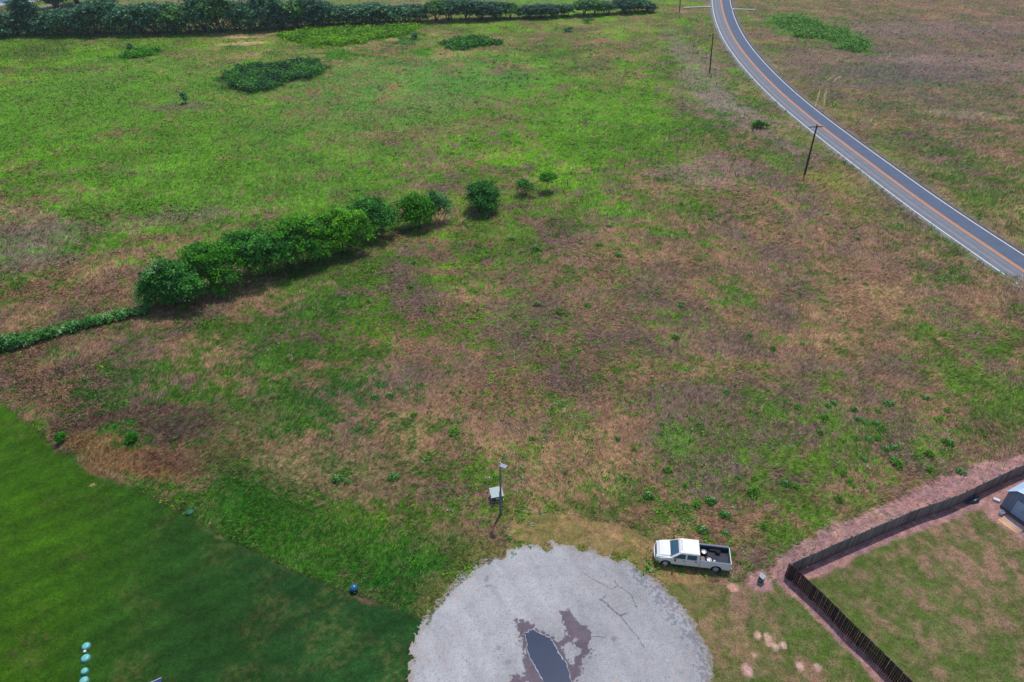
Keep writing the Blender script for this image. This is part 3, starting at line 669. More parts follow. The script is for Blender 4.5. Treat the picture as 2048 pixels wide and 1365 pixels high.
# small bright shrubs on the rough grass heap
for i, (x, y, W, Hh, lb) in enumerate([(127, 888, 1.1, 1.25, "small bright green shrub at the lawn's edge, left one on the brown heap"), (270, 888, 1.1, 1.0, "small bright green shrub farther right on the brown heap of dry grass")]):
    b = G(x, y); b.z = float(lump(np.array([b.x]), np.array([b.y]))[0])
    tree("shrub", b, W, W, Hh, 40 + i, [(40, 104, 12), (58, 136, 14), (78, 160, 18)], lb, "shrub", nclump=60, per=22, leaf=.08, nst=4, r0=.02, cr=.14, low=.02, crname="foliage")
for i, (x, y, W, Hh, pal, lb) in enumerate([
        (371, 207, 1.8, 3.0, PAL_B, "thin dark sapling in a brown patch of the upper left field"),
        (263, 105, 2.2, 2.6, PAL_F, "little dark bush at the left tip of a bright green oval patch"),
        (829, 78, 3.0, 2.0, PAL_F, "dark bush on the right tip of the green streak below the treeline"),
        (1173, 47, 4.4, 1.7, PAL_D, "low green bush on bare pinkish ground just below the far treeline"),
        (1137, 64, 3.6, 1.3, PAL_F, "low dark bush in the open field, the lower left of the two under the treeline"),
        ]):
    tree("shrub", G(x, y), W, W, Hh, 50 + i, pal, lb, "shrub", nclump=26, per=14, leaf=.2, nst=4, r0=.05, cr=.3, low=.02, crname="foliage")
# bramble thicket and lush patches
def patch(name, polypx, n, hmax, leaf, pal, seed, label, cat):
    poly = gp(polypx); r = np.random.default_rng(seed); X = r.uniform(poly[:, 0].min(), poly[:, 0].max(), n * 3); Y = r.uniform(poly[:, 1].min(), poly[:, 1].max(), n * 3)
    ok = sdp(X, Y, poly) + (fbm(X, Y, 4, 4, seed) - .5) * 9 > .6; X, Y = X[ok][:n], Y[ok][:n]; n = len(X)
    hh = hmax * (.25 + 1.1 * fbm(X, Y, 3.2, 3, seed + 5)); Z = hh * r.uniform(.25, 1, n) ** .6
    k = np.repeat(np.arange(n), 8); m = len(k); P = np.c_[X, Y, Z][k] + r.normal(size=(m, 3)) * np.array([.5, .5, .22]) * (leaf / .22)
    P[:, 2] = np.maximum(P[:, 2], .04)
    nr = r.normal(size=(m, 3)) * .6 + np.array([0, 0, 1]); nr /= np.linalg.norm(nr, axis=1)[:, None]
    t = np.cross(nr, r.normal(size=(m, 3))); t /= np.linalg.norm(t, axis=1)[:, None]; b = np.cross(nr, t); s = leaf * r.uniform(.6, 1.4, m)[:, None]
    V = np.stack([P - t * s, P - b * s * .8, P + t * s, P + b * s * .8], 1); pal = np.array([lin(*p) for p in pal])
    w = np.clip(fbm(X, Y, 2.4, 3, seed + 9) * 2.2 - .6, 0, .999) * (len(pal) - 1); i0 = w.astype(int); f = (w - i0)[:, None]
    c = (pal[i0] * (1 - f) + pal[np.minimum(i0 + 1, len(pal) - 1)] * f)[k] * r.uniform(.7, 1.3, m)[:, None]
    o = link(name, soup(name, V, 4, c, M_leaf)); props(o, label, cat, kind="stuff")
patch("bramble_thicket", [(440, 158), (480, 142), (560, 130), (620, 124), (655, 132), (640, 150), (600, 160), (540, 182), (500, 188), (465, 178)], 2600, 1.5, .26, [(28, 72, 40), (48, 104, 44), (66, 130, 44), (84, 146, 50)], 201, "dark bramble thicket, the long dark oval in the upper left field", "thicket")
patch("lush_ground_cover", [(545, 72), (600, 63), (700, 56), (780, 53), (840, 50), (830, 70), (760, 79), (700, 90), (640, 93), (590, 84)], 3200, .7, .32, [(78, 130, 12), (108, 162, 10), (132, 182, 16)], 203, "largest yellow-green patch of lush plants, right below the far treeline", "plants")
patch("lush_ground_cover", [(885, 86), (930, 77), (980, 80), (1000, 88), (960, 95), (905, 102)], 900, .9, .3, [(40, 98, 30), (62, 128, 30), (78, 146, 34)], 205, "mid-green oval patch of tall plants in the upper middle field", "plants")
patch("lush_ground_cover", [(1540, 40), (1600, 34), (1640, 50), (1700, 64), (1735, 95), (1728, 106), (1690, 100), (1650, 80), (1590, 74)], 1500, .7, .3, [(70, 120, 42), (98, 150, 54), (120, 166, 64)], 207, "light green weedy patch in the field right of the road", "plants")
patch("lush_ground_cover", [(250, 112), (270, 101), (300, 98), (312, 106), (290, 113), (265, 116)], 450, .6, .3, [(60, 128, 10), (82, 158, 10)], 209, "small bright green oval patch far left", "plants")
# scattered clumps over the field above the hedge and the dry field: too many to count
def speckles(n):
    r = np.random.default_rng(5); px = r.uniform(-60, 2100, n * 3); py = r.uniform(60, 1150, n * 3)
    X, Y = GA(px, py); _, gf, hg, nog, _, _, _ = ground_col(X, Y)
    dens = .12 + 1.1 * np.exp(-((px - 1180) / 290) ** 2 - ((py - 225) / 120) ** 2) + .22 * (px > 900) * (py > 400) + .3 * (px > 760) * (px < 1500) * (py > 90) * (py < 360)
    dens *= sst(.38, .6, fbm(X, Y, 6, 3, 301)) * 1.5
    inl = pip(X, Y, LAWN) | pip(X, Y, YARD)
    ok = (r.uniform(0, 1, n * 3) < dens) & (nog < .3) & (~inl); X, Y, px, py = X[ok][:n], Y[ok][:n], px[ok][:n], py[ok][:n]; n = len(X)
    per = 14; k = np.repeat(np.arange(n), per); m = len(k); size = r.uniform(.12, .42, n) * np.clip(np.hypot(Y, CAMH) / 120, .75, 1.6)
    P = np.c_[X, Y, size * .3][k] + r.normal(size=(m, 3)) * size[k][:, None] * np.array([.7, .7, .3]); P[:, 2] = np.maximum(P[:, 2], .03)
    nr = r.normal(size=(m, 3)) * .6 + np.array([0, 0, 1]); nr /= np.linalg.norm(nr, axis=1)[:, None]
    t = np.cross(nr, r.normal(size=(m, 3))); t /= np.linalg.norm(t, axis=1)[:, None]; b = np.cross(nr, t); s = (size[k] * .34 * r.uniform(.6, 1.3, m))[:, None]
    V = np.stack([P - t * s, P - b * s * .7, P + t * s, P + b * s * .7], 1)
    pal = np.array([lin(54, 112, 44), lin(90, 150, 28), lin(124, 180, 30), lin(150, 172, 132)]); pi = r.choice(4, n, p=[.3, .34, .28, .08])
    c = pal[pi][k] * r.uniform(.7, 1.25, m)[:, None]
    o = link("low_weeds", soup("low_weeds", V, 4, c, M_leaf)); props(o, "countless low green weeds speckling the dry and grassy fields", "weeds", kind="stuff")
speckles(20000)
# distinct leafy weed clumps: individuals
def weed_mesh(seed, flower):
    r = np.random.default_rng(seed); n = 64; a = r.uniform(0, 6.28, n); rr = r.uniform(.0, .40, n); z = .42 * (1 - (rr / .6) ** 2) * r.uniform(.5, 1, n) + .04
    P = np.c_[np.cos(a) * rr * 1.15, np.sin(a) * rr, z]; per = 5; k = np.repeat(np.arange(n), per); m = len(k)
    P = P[k] + r.normal(size=(m, 3)) * .06; P[:, 2] = np.maximum(P[:, 2], .03)
    o = P * np.array([1, 1, .3]); o /= np.linalg.norm(o, axis=1)[:, None] + 1e-6; nr = o * .4 + r.normal(size=(m, 3)) * .4 + np.array([0, 0, .9]); nr /= np.linalg.norm(nr, axis=1)[:, None]
    t = np.cross(nr, np.cross(o, nr)) + r.normal(size=(m, 3)) * .2; t /= np.linalg.norm(t, axis=1)[:, None]; b = np.cross(nr, t); s = r.uniform(.05, .1, m)[:, None]
    V = np.stack([P - t * s, P - b * s * .45, P + t * s, P + b * s * .45], 1); pal = np.array([[lin(36, 96, 32), lin(58, 126, 36), lin(84, 150, 44)], [lin(48, 104, 26), lin(80, 136, 30), lin(112, 160, 40)]][seed % 2])
    c = pal[r.integers(0, 3, m)] * r.uniform(.75, 1.25, m)[:, None]; fol = soup("foliage", V, 4, c, M_leaf); fl = None
    if flower:
        q = 9; a = r.uniform(0, 6.28, q); rr = r.uniform(.05, .34, q); P = np.c_[np.cos(a) * rr, np.sin(a) * rr, .5 * (1 - (rr / .6) ** 2) + .08]
        th = r.uniform(0, 6.28, q); t = np.c_[np.cos(th), np.sin(th), np.zeros(q)] * .032; b = np.c_[-np.sin(th), np.cos(th), np.zeros(q)] * .032
        V = np.stack([P - t, P - b, P + t, P + b], 1); fl = soup("blossom", V, 4, np.ones((q, 3)) * np.array([.55, .62, .5]), mat("petal", attr="albedo", rough=.7, trans=.2))
    return fol, fl
WM = [weed_mesh(500 + i, i % 2 == 0) for i in range(6)]
WEEDS = [(1508, 990, 1.5), (1592, 975, 1.2), (1676, 1001, 1.1), (1650, 838, 1.3), (1640, 868, .8), (1705, 973, .8), (1737, 880, 1.0), (1895, 888, 1.2), (1858, 911, 1.1), (1834, 915, 1.0), (1793, 932, 1.3), (1785, 920, .9), (1860, 942, 1.0), (1921, 945, 1.1), (1770, 900, .9), (1765, 856, .9), (1730, 847, .9), (1715, 840, .8), (1708, 822, 1), (1752, 848, .9), (1775, 808, 1.3), (1757, 824, .8), (1878, 840, 1.0), (1895, 823, .9), (1849, 797, 1), (1855, 799, .8), (1594, 815, 1), (1656, 813, .9), (1666, 808, .9), (1710, 878, 1), (1755, 878, 1), (1787, 898, 1), (1728, 920, .8), (1685, 948, .9), (1700, 965, 1.0), (1570, 970, .9), (1477, 956, .7), (1508, 958, .8), (1420, 1005, 1.3), (1392, 1014, 1.0), (1450, 1032, 1.2), (1403, 1062, 1.1), (1452, 1069, .8), (1527, 1056, 1.0), (1297, 995, 1.0), (1335, 942, 1.1), (1370, 973, .8),
         (1120, 626, 1.2), (1075, 611, 1.1), (1175, 612, .9), (1362, 608, .9), (1362, 615, .8), (1351, 677, 1.2), (1500, 673, .8), (1545, 700, 1), (1030, 635, .9), (908, 866, 1.4), (675, 962, 1.3), (695, 966, .8), (788, 956, 1.2), (750, 796, 1), (781, 794, 1.1), (828, 832, .9), (1024, 480, 1.1), (1072, 500, 1.5), (1108, 438, .9), (1219, 454, 1.1), (1196, 491, 1.1), (1237, 512, 1.2), (1363, 410, 1.1), (1452, 785, .9), (1535, 782, .7), (1245, 646, .7), (1450, 445, .8), (1420, 440, .9), (1470, 500, .7), (1655, 430, .9), (1715, 480, .9), (1730, 570, .9), (1690, 560, .9), (1600, 590, .7), (1605, 690, .7), (1130, 735, .7), (1325, 850, .6), (1240, 765, .7), (738, 605, .9), (722, 612, .8), (828, 528, .9), (822, 575, .8), (688, 598, .9), (960, 488, .6), (935, 612, .6), (1065, 880, .7), (1235, 880, .8), (1268, 900, .7)]
WR = random.Random(3)
for i, (x, y, s) in enumerate(WEEDS):
    j = WR.randrange(6); fol, fl = WM[j]; g = G(x, y)
    fpart = "white-flowered " if fl else "plain green "
    where = "in the dry field" if x > 950 else "in the rough grass left of centre"
    if fl:
        t = empty("weed_clump", g, WR.uniform(0, 6.28), "leafy weed clump with white blossoms " + where, "weed", "white-blossomed weed clumps " + where)
        link("foliage", fol, t); link("blossom", fl, t)
    else:
        t = link("weed_clump", fol, None, g); props(t, "leafy green weed clump without blossoms " + where, "weed", "plain green weed clumps " + where)
    t.rotation_euler = (0, 0, WR.uniform(0, 6.28)); q_ = WR.uniform(.8, 1.2); t.scale = (s * q_ * 1.1, s * 1.05, s * WR.uniform(.6, 1.1))
# ---- far treeline
FT = []
for v in range(7):
    R = random.Random(300 + v); lob = rlobes(R, 1.0, .9, 1.0, 6 + v % 3, .06 if v < 4 else .2)
    lob = [(a, b, c, d * .85, e * .85, f * .8) for a, b, c, d, e, f in lob]
    if v == 5: lob = [(0, 0, .3, .3, .3, .28), (.05, 0, .55, .22, .22, .28), (-.04, 0, .8, .12, .12, .2)]     # slim dark one
    lob = [(a * 8, b * 8, c * 8, d * 8, e * 8, f * 8) for a, b, c, d, e, f in lob]
    V, c = leaves(lob, 230 if v != 5 else 120, 24, .27, 310 + v, [PAL_F, [(40, 86, 56), (62, 116, 62), (88, 146, 66), (116, 168, 78)], [(34, 66, 62), (48, 88, 74), (66, 112, 84), (92, 138, 104)]][v % 3], shell=.4, cr=.6)
    FT.append((soup("crown", V, 4, c, M_leaf), tubes(stems(lob, 320 + v, 4, .17), "trunk", M_bark, 6)))
BASE = lambda x: float(np.interp(x, [-60, 0, 340, 420, 540, 700, 860, 1000, 1100, 1180, 1312, 1400], [77, 75, 71, 68, 63, 52, 46, 41, 38, 34, 26, 24]))
TL = [(-40, 20, 70), (8, 30, 62), (48, 6, 34, 5), (66, 4, 36, 5), (88, 34, 60), (118, 20, 60), (150, 22, 66), (185, 8, 60), (212, 6, 52), (246, 14, 60), (278, 16, 60), (312, 8, 64), (345, 14, 60), (372, 18, 48), (402, -6, 66), (438, -12, 70), (470, 10, 56), (498, 8, 50), (528, -6, 62), (556, 8, 60), (590, 4, 62), (622, -4, 60), (652, 8, 56), (682, 14, 60), (712, 12, 60), (744, 8, 60), (778, 14, 56), (808, 10, 58), (838, 16, 40), (872, 6, 50), (900, 0, 56), (930, -2, 56), (962, 0, 56), (992, 4, 54), (1020, 8, 40), (1056, 8, 48), (1082, 6, 48), (1108, 8, 44), (1132, 8, 40), (1168, -2, 46), (1192, 2, 44), (1216, 6, 40), (1252, -2, 48), (1276, -2, 46), (1298, 2, 38)]
TLG = ["dark tree in the left stretch of the far treeline", "dark tree in the middle stretch of the far treeline", "thin-stemmed tree in the right stretch of the far treeline"]
SPECIAL = {48: "left one of two slim dark pointed trees standing out of the far treeline", 66: "right one of two slim dark pointed trees standing out of the far treeline", 438: "tallest and broadest tree of the far treeline, reaching the top of the photo", 1298: "last tree at the right end of the far treeline, nearest the road"}
TR = random.Random(8)
for k, t_ in enumerate(TL):
    x, yt, wpx = t_[:3]; b = G(x, BASE(x)); b.y += 3.0; Hh = height_to(b, yt) * TR.uniform(1.0, 1.14)
    W = (G(x + wpx / 2, BASE(x)) - G(x - wpx / 2, BASE(x))).length
    seg = 0 if x < 480 else (1 if x < 840 else 2)
    v = t_[3] if len(t_) > 3 else TR.choice([0, 1, 2, 3, 4, 6] if seg < 2 else [4, 6, 1, 3, 2]); cr_, tr_ = FT[v]
    e = empty("treeline_tree", b, TR.uniform(0, 6.28), SPECIAL.get(x, TLG[seg]), "tree", None if x in SPECIAL else TLG[seg].replace("dark tree", "dark trees").replace("tree in", "trees in", 1))
    link("crown", cr_, e); link("trunk", tr_, e); f = (1.22 if seg < 1 else 1.18 if seg == 1 else 1.15) if v != 5 else 1.6
    e.scale = (W / 8 * f, W / 8 * f, Hh / 8 * 1.04)
# undergrowth at the foot of the treeline
def undergrowth():
    r = np.random.default_rng(9); n = 800; px = -80 + 920 * r.uniform(0, 1, n) ** 1.1; base = np.array([BASE(x) for x in px]); X, Y = GA(px, base); Y = Y + r.uniform(1, 7, n)
    per = 12; k = np.repeat(np.arange(n), per); m = len(k); P = np.c_[X, Y, r.uniform(.3, 2.6, n)][k] + r.normal(size=(m, 3)) * np.array([.8, .6, .5]); P[:, 2] = np.maximum(P[:, 2], .1)
    nr = r.normal(size=(m, 3)) + np.array([0, 0, .6]); nr /= np.linalg.norm(nr, axis=1)[:, None]; t = np.cross(nr, r.normal(size=(m, 3))); t /= np.linalg.norm(t, axis=1)[:, None]; b = np.cross(nr, t); s = .34 * r.uniform(.6, 1.3, m)[:, None]
    V = np.stack([P - t * s, P - b * s * .8, P + t * s, P + b * s * .8], 1); pal = np.array([lin(*p) for p in PAL_F]); c = pal[r.integers(0, 4, n)][k] * r.uniform(.7, 1.2, m)[:, None]
    o = link("undergrowth", soup("undergrowth", V, 4, c, M_leaf)); props(o, "dense dark undergrowth filling the foot of the far treeline", "undergrowth", kind="stuff")
undergrowth()
# trees behind the treeline
for i, (x, y, W, Hh, lb) in enumerate([(30, 17, 6, 3, "low dark bush on the near bank of the lake, at the photo's left corner"), (112, 16, 14, 9, "lone spreading tree on pale ground behind the treeline, left of the darker one"), (160, 10, 18, 9, "dense dark tree on pale ground behind the treeline, near the top edge"), (206, 4, 16, 9, "dark tree behind the treeline at the top edge, right of the pale ground"), (45, 8, 6, 4, "small tree standing at the lake shore in the top left corner")]):
    b = G(x, y); e = empty("distant_tree", b, i * 1.3, lb, "tree"); v = (i * 2) % 5; link("crown", FT[v][0], e); link("trunk", FT[v][1], e); e.scale = (W / 8, W / 8, Hh / 8)
# ---- lake in the far top left corner
def sheet(name, poly, z, m, kind="structure"):
    bm = bmesh.new(); f = bm.faces.new([bm.verts.new((p[0], p[1], z)) for p in poly]); bmesh.ops.recalc_face_normals(bm, faces=[f])
    me = bpy.data.meshes.new(name); bm.to_mesh(me); bm.free(); me.materials.append(m); o = link(name, me)
    if kind: props(o, kind=kind)
    return o
bankp = gp([(-120, 22), (0, 12), (60, 5), (110, -1), (200, -8), (330, -22), (330, -30), (100, -16), (-130, 4)])
lakep = gp([(-130, 18), (0, 8), (60, 1), (110, -4), (200, -11), (330, -26), (330, -120), (-700, -120), (-700, 60)])
sheet("lake_shore", bankp, .03, mat("pale_bank", lin(190, 190, 198), rough=.9, noise=(.3, .8, 1.1)))
sheet("lake", lakep, .045, mat("lake_water", lin(82, 108, 168), rough=.25, noise=(.15, .9, 1.1), bump=(1.5, .4, .3)))
# ================================================================ WOOD FENCE
M_fenceA = mat("weathered_grey_boards", attr="albedo", rough=.85, noise=(6, .8, 1.2))
def privacy_fence(name, path, label, side, c0, c1, gap, seed, Hf=1.83):
    r = np.random.default_rng(seed); P = resample(chaikin(path, 1), 600); s = np.r_[0, np.cumsum(np.hypot(*(P[1:] - P[:-1]).T))]
    o = P[0].copy(); t = empty(name, (o[0], o[1], 0), 0, label, "fence"); step = .145 + gap; n = int(s[-1] / step); V, Fc, Cc = [], [], []
    def at(d): return np.array([np.interp(d, s, P[:, 0]), np.interp(d, s, P[:, 1])])
    sag = 0
    for i in range(n):
        a = at(i * step) - o; b = at(i * step + .145) - o; T = (b - a) / .145; N = np.array([-T[1], T[0]]) * side; h = Hf + r.normal(0, .012) + .05 * math.sin(i * .21) * r.uniform(.3, 1)
        lean = r.normal(0, .012); th = .018; off_ = r.uniform(0, .008)
        c = (LN(*c0) + (LN(*c1) - LN(*c0)) * r.uniform()) * r.uniform(.75, 1.25); k = len(V)
        for z, q in ((0.02, 0), (h - .05, lean), (h, lean)):
            for e in (a, b):
                f = e if z < h - .01 else (a + b) / 2 + (e - (a + b) / 2) * .6
                for nn in (off_, off_ + th): V.append((*(f + T * q + N * nn), z))
        Cc += [c] * 12
        for j in (0, 4):
            Fc += [(k + j, k + j + 2, k + j + 6, k + j + 4), (k + j + 1, k + j + 5, k + j + 7, k + j + 3), (k + j, k + j + 4, k + j + 5, k + j + 1), (k + j + 2, k + j + 3, k + j + 7, k + j + 6)]
        Fc += [(k + 8, k + 10, k + 11, k + 9), (k, k + 1, k + 3, k + 2)]
    link("pickets", indexed("pickets", np.array(V), Fc, np.array(Cc), M_fenceA), t)
    mr = mat("fence_rail_wood", lin(110, 92, 78), rough=.85, noise=(5, .7, 1.2))
    for z in (.35, .95, 1.55):
        b = B()
        for d in np.arange(0, s[-1] - 2.4, 2.4):
            p, q = at(d) - o, at(d + 2.4) - o; T = (q - p) / np.hypot(*(q - p)); N = np.array([-T[1], T[0]]) * side
            M = Matrix.Translation((p[0] - N[0] * .025, p[1] - N[1] * .025, z)) @ Matrix.Rotation(math.atan2(T[1], T[0]), 4, 'Z')
            b.box(0, 2.395, -.02, .02, -.045, .045, M=M)
        b.done("rail", mr, t)
    for d in np.arange(0.05, s[-1], 2.4):
        p, q = at(d) - o, at(d + .1) - o; T = (q - p) / .1; N = np.array([-T[1], T[0]]) * side
        M = Matrix.Translation((p[0] - N[0] * .1, p[1] - N[1] * .1, 0)) @ Matrix.Rotation(math.atan2(T[1], T[0]), 4, 'Z')
        B().box(-.045, .045, -.045, .045, 0, 1.78, M=M).done("post", mr, t)
privacy_fence("wood_privacy_fence", FARF, "weathered grey board fence running from the corner to the right edge, behind the shed", -1, (106, 106, 112), (142, 130, 124), .004, 21)
nf = NEARF.copy(); nf[0] = nf[0] + (nf[1] - nf[0]) * .03
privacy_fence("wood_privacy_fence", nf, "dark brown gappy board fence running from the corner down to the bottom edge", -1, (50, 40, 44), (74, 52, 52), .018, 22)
# ================================================================ UTILITY POLES
M_pole = mat("creosoted_pole", lin(62, 52, 50), rough=.85, noise=(4, .7, 1.3))
M_galv = mat("galvanised_steel", lin(150, 155, 162), rough=.45, metal=.6)
M_porc = mat("porcelain", lin(196, 200, 206), rough=.3)
def upole(px, py, ytop, tilt_px, label, arm, arm_rz, xoff):
    b = G(px, py); Hp = height_to(b, ytop); t = empty("utility_pole", b, 0, label, "pole", "utility poles along the road")
    # tilt so that the top lies where the photo shows it
    tx, _ = PX(b.x, b.y, Hp); k = (xoff - tx) * (math.hypot(b.y, CAMH) / FPX)
    top = Vector((float(k), 0, Hp))
    B().tube((0, 0, 0), top, .2, .13, 12).done("shaft", M_pole, t, smooth=False)
    c = top * .955; d = Vector((math.cos(arm_rz), math.sin(arm_rz), 0)); M = Matrix.Translation(c) @ Matrix.Rotation(arm_rz, 4, 'Z')
    a = B().box(-arm, arm, .11, .21, -.07, .07, M=M).done("crossarm", M_pole, t)
    for s in (-arm + .1, -arm * .45, arm * .55, arm - .1):
        p = c + d * s + Vector((-d.y, d.x, 0)) * .16
        B().lathe([(.03, .07), (.03, .14), (.075, .15), (.055, .19), (.08, .21), (.05, .27)], 10, M=Matrix.Translation(p)).done("insulator", M_porc, t)
    B().tube(c + d * (-arm * .5) + Vector((-d.y, d.x, 0)) * .16, c * .93, .015).tube(c + d * (arm * .5) + Vector((-d.y, d.x, 0)) * .16, c * .93, .015).done("brace", M_galv, t)
    B().lathe([(.03, -.02), (.035, .1), (.08, .12), (.05, .2)], 10, M=Matrix.Translation(top)).done("insulator", M_porc, t)
    return t
upole(1609, 350, 250, 0, "nearest tall dark utility pole, crossarm in front of the road's centre line", 1.35, .10, 1634.5)
upole(1419, 148, 67, 0, "dark utility pole in the middle distance, beside the start of the road bend", 1.3, .1, 1427)
upole(1359, 24, -22, 0, "farthest dark utility pole at the top edge of the photo", 1.3, .1, 1362.5)
# road sign seen from the back
b = G(1682, 355); t = empty("road_sign", b, 0, "small grey road sign on a thin post beside the road, seen from behind", "sign")
B().box(-.03, .03, -.02, .02, 0, 2.5).done("post", M_galv, t)
Ms = Matrix.Translation((0, .035, 2.35)) @ Matrix.Rotation(rad(35), 4, 'Z')
B().box(-.3, .3, -.01, .01, -.38, .38, .0, Ms).done("sign_plate", mat("sign_back", lin(120, 124, 136), rough=.5, metal=.3), t); t.scale = (1, 1, height_to(b, 322) / 2.7)
# wire fence with posts
def wire_fence(pts, label, hp=1.35, step=6.0, nm="wire_fence"):
    P = gp(pts); s = np.r_[0, np.cumsum(np.hypot(*(P[1:] - P[:-1]).T))]; o = P[0]; t = empty(nm, (o[0], o[1], 0), 0, label, "fence"); prev = None; R = random.Random(4)
    mw = mat("rusty_wire", lin(110, 100, 96), rough=.7, metal=.4); wire = [B() for _ in range(3)]
    for d in np.arange(0, s[-1] + .1, step):
        p = Vector((np.interp(d, s, P[:, 0]) - o[0], np.interp(d, s, P[:, 1]) - o[1], 0)); top = p + Vector((R.uniform(-.08, .08), R.uniform(-.08, .08), hp * R.uniform(.9, 1.1)))
        B().tube(p, top, .065, .055, 8).done("post", M_deadwood, t)
        if prev is not None:
            for j, z in enumerate((.45, .8, 1.15)): wire[j].tube(prev + Vector((0, 0, z)), p + Vector((0, 0, z)), .006, None, 4, False)
        prev = p
    for wq in wire: wq.done("wire", mw, t)
wire_fence([(1135, 372), (1170, 356), (1245, 338), (1330, 312), (1390, 298), (1414, 288)], "sagging wire fence on thin posts, from the smallest tree towards the road", step=7.5)
wire_fence([(1432, 175), (1412, 140), (1390, 100), (1372, 66), (1358, 40), (1345, 20)], "wire fence beside the road, from the middle utility pole up to the farthest one", step=9)
for i, (x, y, hh, lb) in enumerate([(1505, 264, 1.9, "leftmost short dark post of the old fence corner beside the road"), (1513, 260, 2.2, "taller middle post of the old fence corner, under green leaves"), (1520, 261, 2.0, "rightmost short dark post of the old fence corner, under green leaves")]):
    p = link("fence_post", B().tube((0, 0, 0), (.05, .02, hh * .8), .13, .11, 9).done("fence_post", M_deadwood, me_only=True), None, G(x, y)); props(p, lb, "post", "old fence corner posts")
bb_ = G(1517, 256)
tree("shrub", bb_, 5.5, 2.4, 1.5, 71, PAL_N, "loose green vine bush over the old fence corner posts beside the road", "shrub", nclump=34, per=16, leaf=.2, nst=3, r0=.04, cr=.35, low=.3, crname="foliage")
# culvert headwalls at the road
M_conc = mat("pale_concrete", lin(186, 182, 172), rough=.85, noise=(1.5, .85, 1.1), noise2=(9, .9, 1.1))
for i, (a, c, lb) in enumerate([((1366, 17), (1416, 15), "pale concrete culvert headwall on the left side of the road at the top"), ((1468, 20), (1510, 21), "pale concrete culvert headwall on the right side of the road at the top")]):
    A_, C_ = G(*a), G(*c); L_ = (C_ - A_).length; t = empty("culvert_headwall", A_, math.atan2(C_.y - A_.y, C_.x - A_.x), lb, "culvert", "culvert headwalls")
    B().box(0, L_, -.55, .55, 0, .35, .03).done("wall", M_conc, t)
    if i == 0: B().prism([(L_ + .002, -.7), (L_ + .9, -1.5), (L_ + .9, 1.6), (L_ + .002, .7)], 'z', .004, .3).done("wing_wall", M_conc, t)
    else: B().prism([(-.002, -.7), (-.9, -1.5), (-.9, 1.6), (-.002, .7)], 'z', .004, .3).done("wing_wall", M_conc, t)
# tyre ruts of pale soil in the right field
M_rut = mat("rut_soil", lin(176, 150, 124), rough=.95, noise=(3, .75, 1.15))
def rut(pts, wd):
    P = resample(chaikin(gp(pts), 2), 30); T = np.gradient(P, axis=0); T /= np.hypot(*T.T)[:, None]; N = np.c_[-T[:, 1], T[:, 0]]; u = np.linspace(0, 1, 30); ww = wd * np.sin(np.pi * np.clip(u, .04, .96)) ** .5 * (.7 + .5 * fbm(P[:, 0], P[:, 1], 1.5, 2, 5))
    V = np.concatenate([np.c_[P - N * ww[:, None], np.full(30, .016)], np.c_[P + N * ww[:, None], np.full(30, .016)]]); a = np.arange(29)
    return V, np.stack([a, a + 1, a + 31, a + 30], 1)
VV, FF, kk = [], [], 0
for pts, wd in [([(1757, 119), (1766, 114), (1770, 106)], .22), ([(1768, 121), (1777, 115), (1781, 107)], .22), ([(1655, 162), (1662, 155), (1670, 150)], .2), ([(1666, 165), (1675, 156), (1688, 150)], .2), ([(1867, 355), (1885, 357), (1905, 366)], .28), ([(1655, 172), (1650, 190), (1648, 215)], .3), ([(1640, 178), (1636, 195), (1630, 215)], .25)]:
    V_, F_ = rut(pts, wd); VV.append(V_); FF.append(F_ + kk); kk += len(V_)
o = link("wheel_ruts", indexed("wheel_ruts", np.concatenate(VV), np.concatenate(FF), None, M_rut)); props(o, kind="structure")
# ================================================================ LIGHT POLE, CABINET, MARKERS
M_greypole = mat("weathered_light_pole", lin(118, 116, 122), rough=.7, noise=(5, .8, 1.15))
M_cab = mat("green_grey_cabinet_paint", lin(60, 78, 74), rough=.5, noise=(5, .9, 1.1)); M_cablid = mat("cabinet_lid_paint", lin(150, 166, 168), rough=.45)
b = LAMP; hl = height_to(b, 930)
t = empty("light_pole", b, 0, "slim grey light pole with a flat square lamp head, beside the green cabinet", "street light")
B().tube((0, 0, 0), (-.02, 0, hl), .115, .07, 14).done("shaft", M_greypole, t)
M_head = mat("lamp_head_grey", lin(140, 146, 158), rough=.5, metal=.1)
hd = B().box(-.02, .62, -.22, .22, -.06, .05, .02, Matrix.Translation((.02, -.05, hl + .02)) @ Matrix.Rotation(rad(-28), 4, 'Z')).done("lamp_head", M_head, t)
B().box(.12, .54, -.16, .16, -.075, -.062, 0, Matrix.Translation((.02, -.05, hl + .02)) @ Matrix.Rotation(rad(-28), 4, 'Z')).done("lens", mat("lamp_lens", lin(220, 222, 220), rough=.2), hd)
B().lathe([(.06, 0), (.07, .05), (.05, .12), (.02, .14)], 12, M=Matrix.Translation((-.02, .12, hl + .07))).tube((-.02, .02, hl), (-.02, .12, hl + .07), .03).done("photocell", mat("photocell_white", lin(214, 216, 220), rough=.4), t)
B().tube((-.14, 0, .1), (-.13, 0, 3.2), .025).tube((-.14, 0, 2.9), (-.02, 0, 3.3), .025).done("conduit", M_galv, t)
b = G(993, 996); t = empty("transformer_cabinet", b, rad(13), "dark green electrical cabinet with pale sloping lid, left of the light pole", "electrical box")
B().box(-.62, .62, -.55, .55, 0, .10, .01).done("pad", M_conc, t)
B().prism([(-.5, .10), (.5, .10), (.5, .86), (-.5, .72)], 'x', -.55, .55).done("housing", M_cab, t)
B().prism([(-.60, .70), (.56, .865), (.56, .95), (-.60, .785)], 'x', -.62, .62).done("lid", M_cablid, t)
B().box(-.16, .16, -.512, -.502, .30, .5).done("warning_label", mat("label_white", lin(205, 208, 212), rough=.5), t)
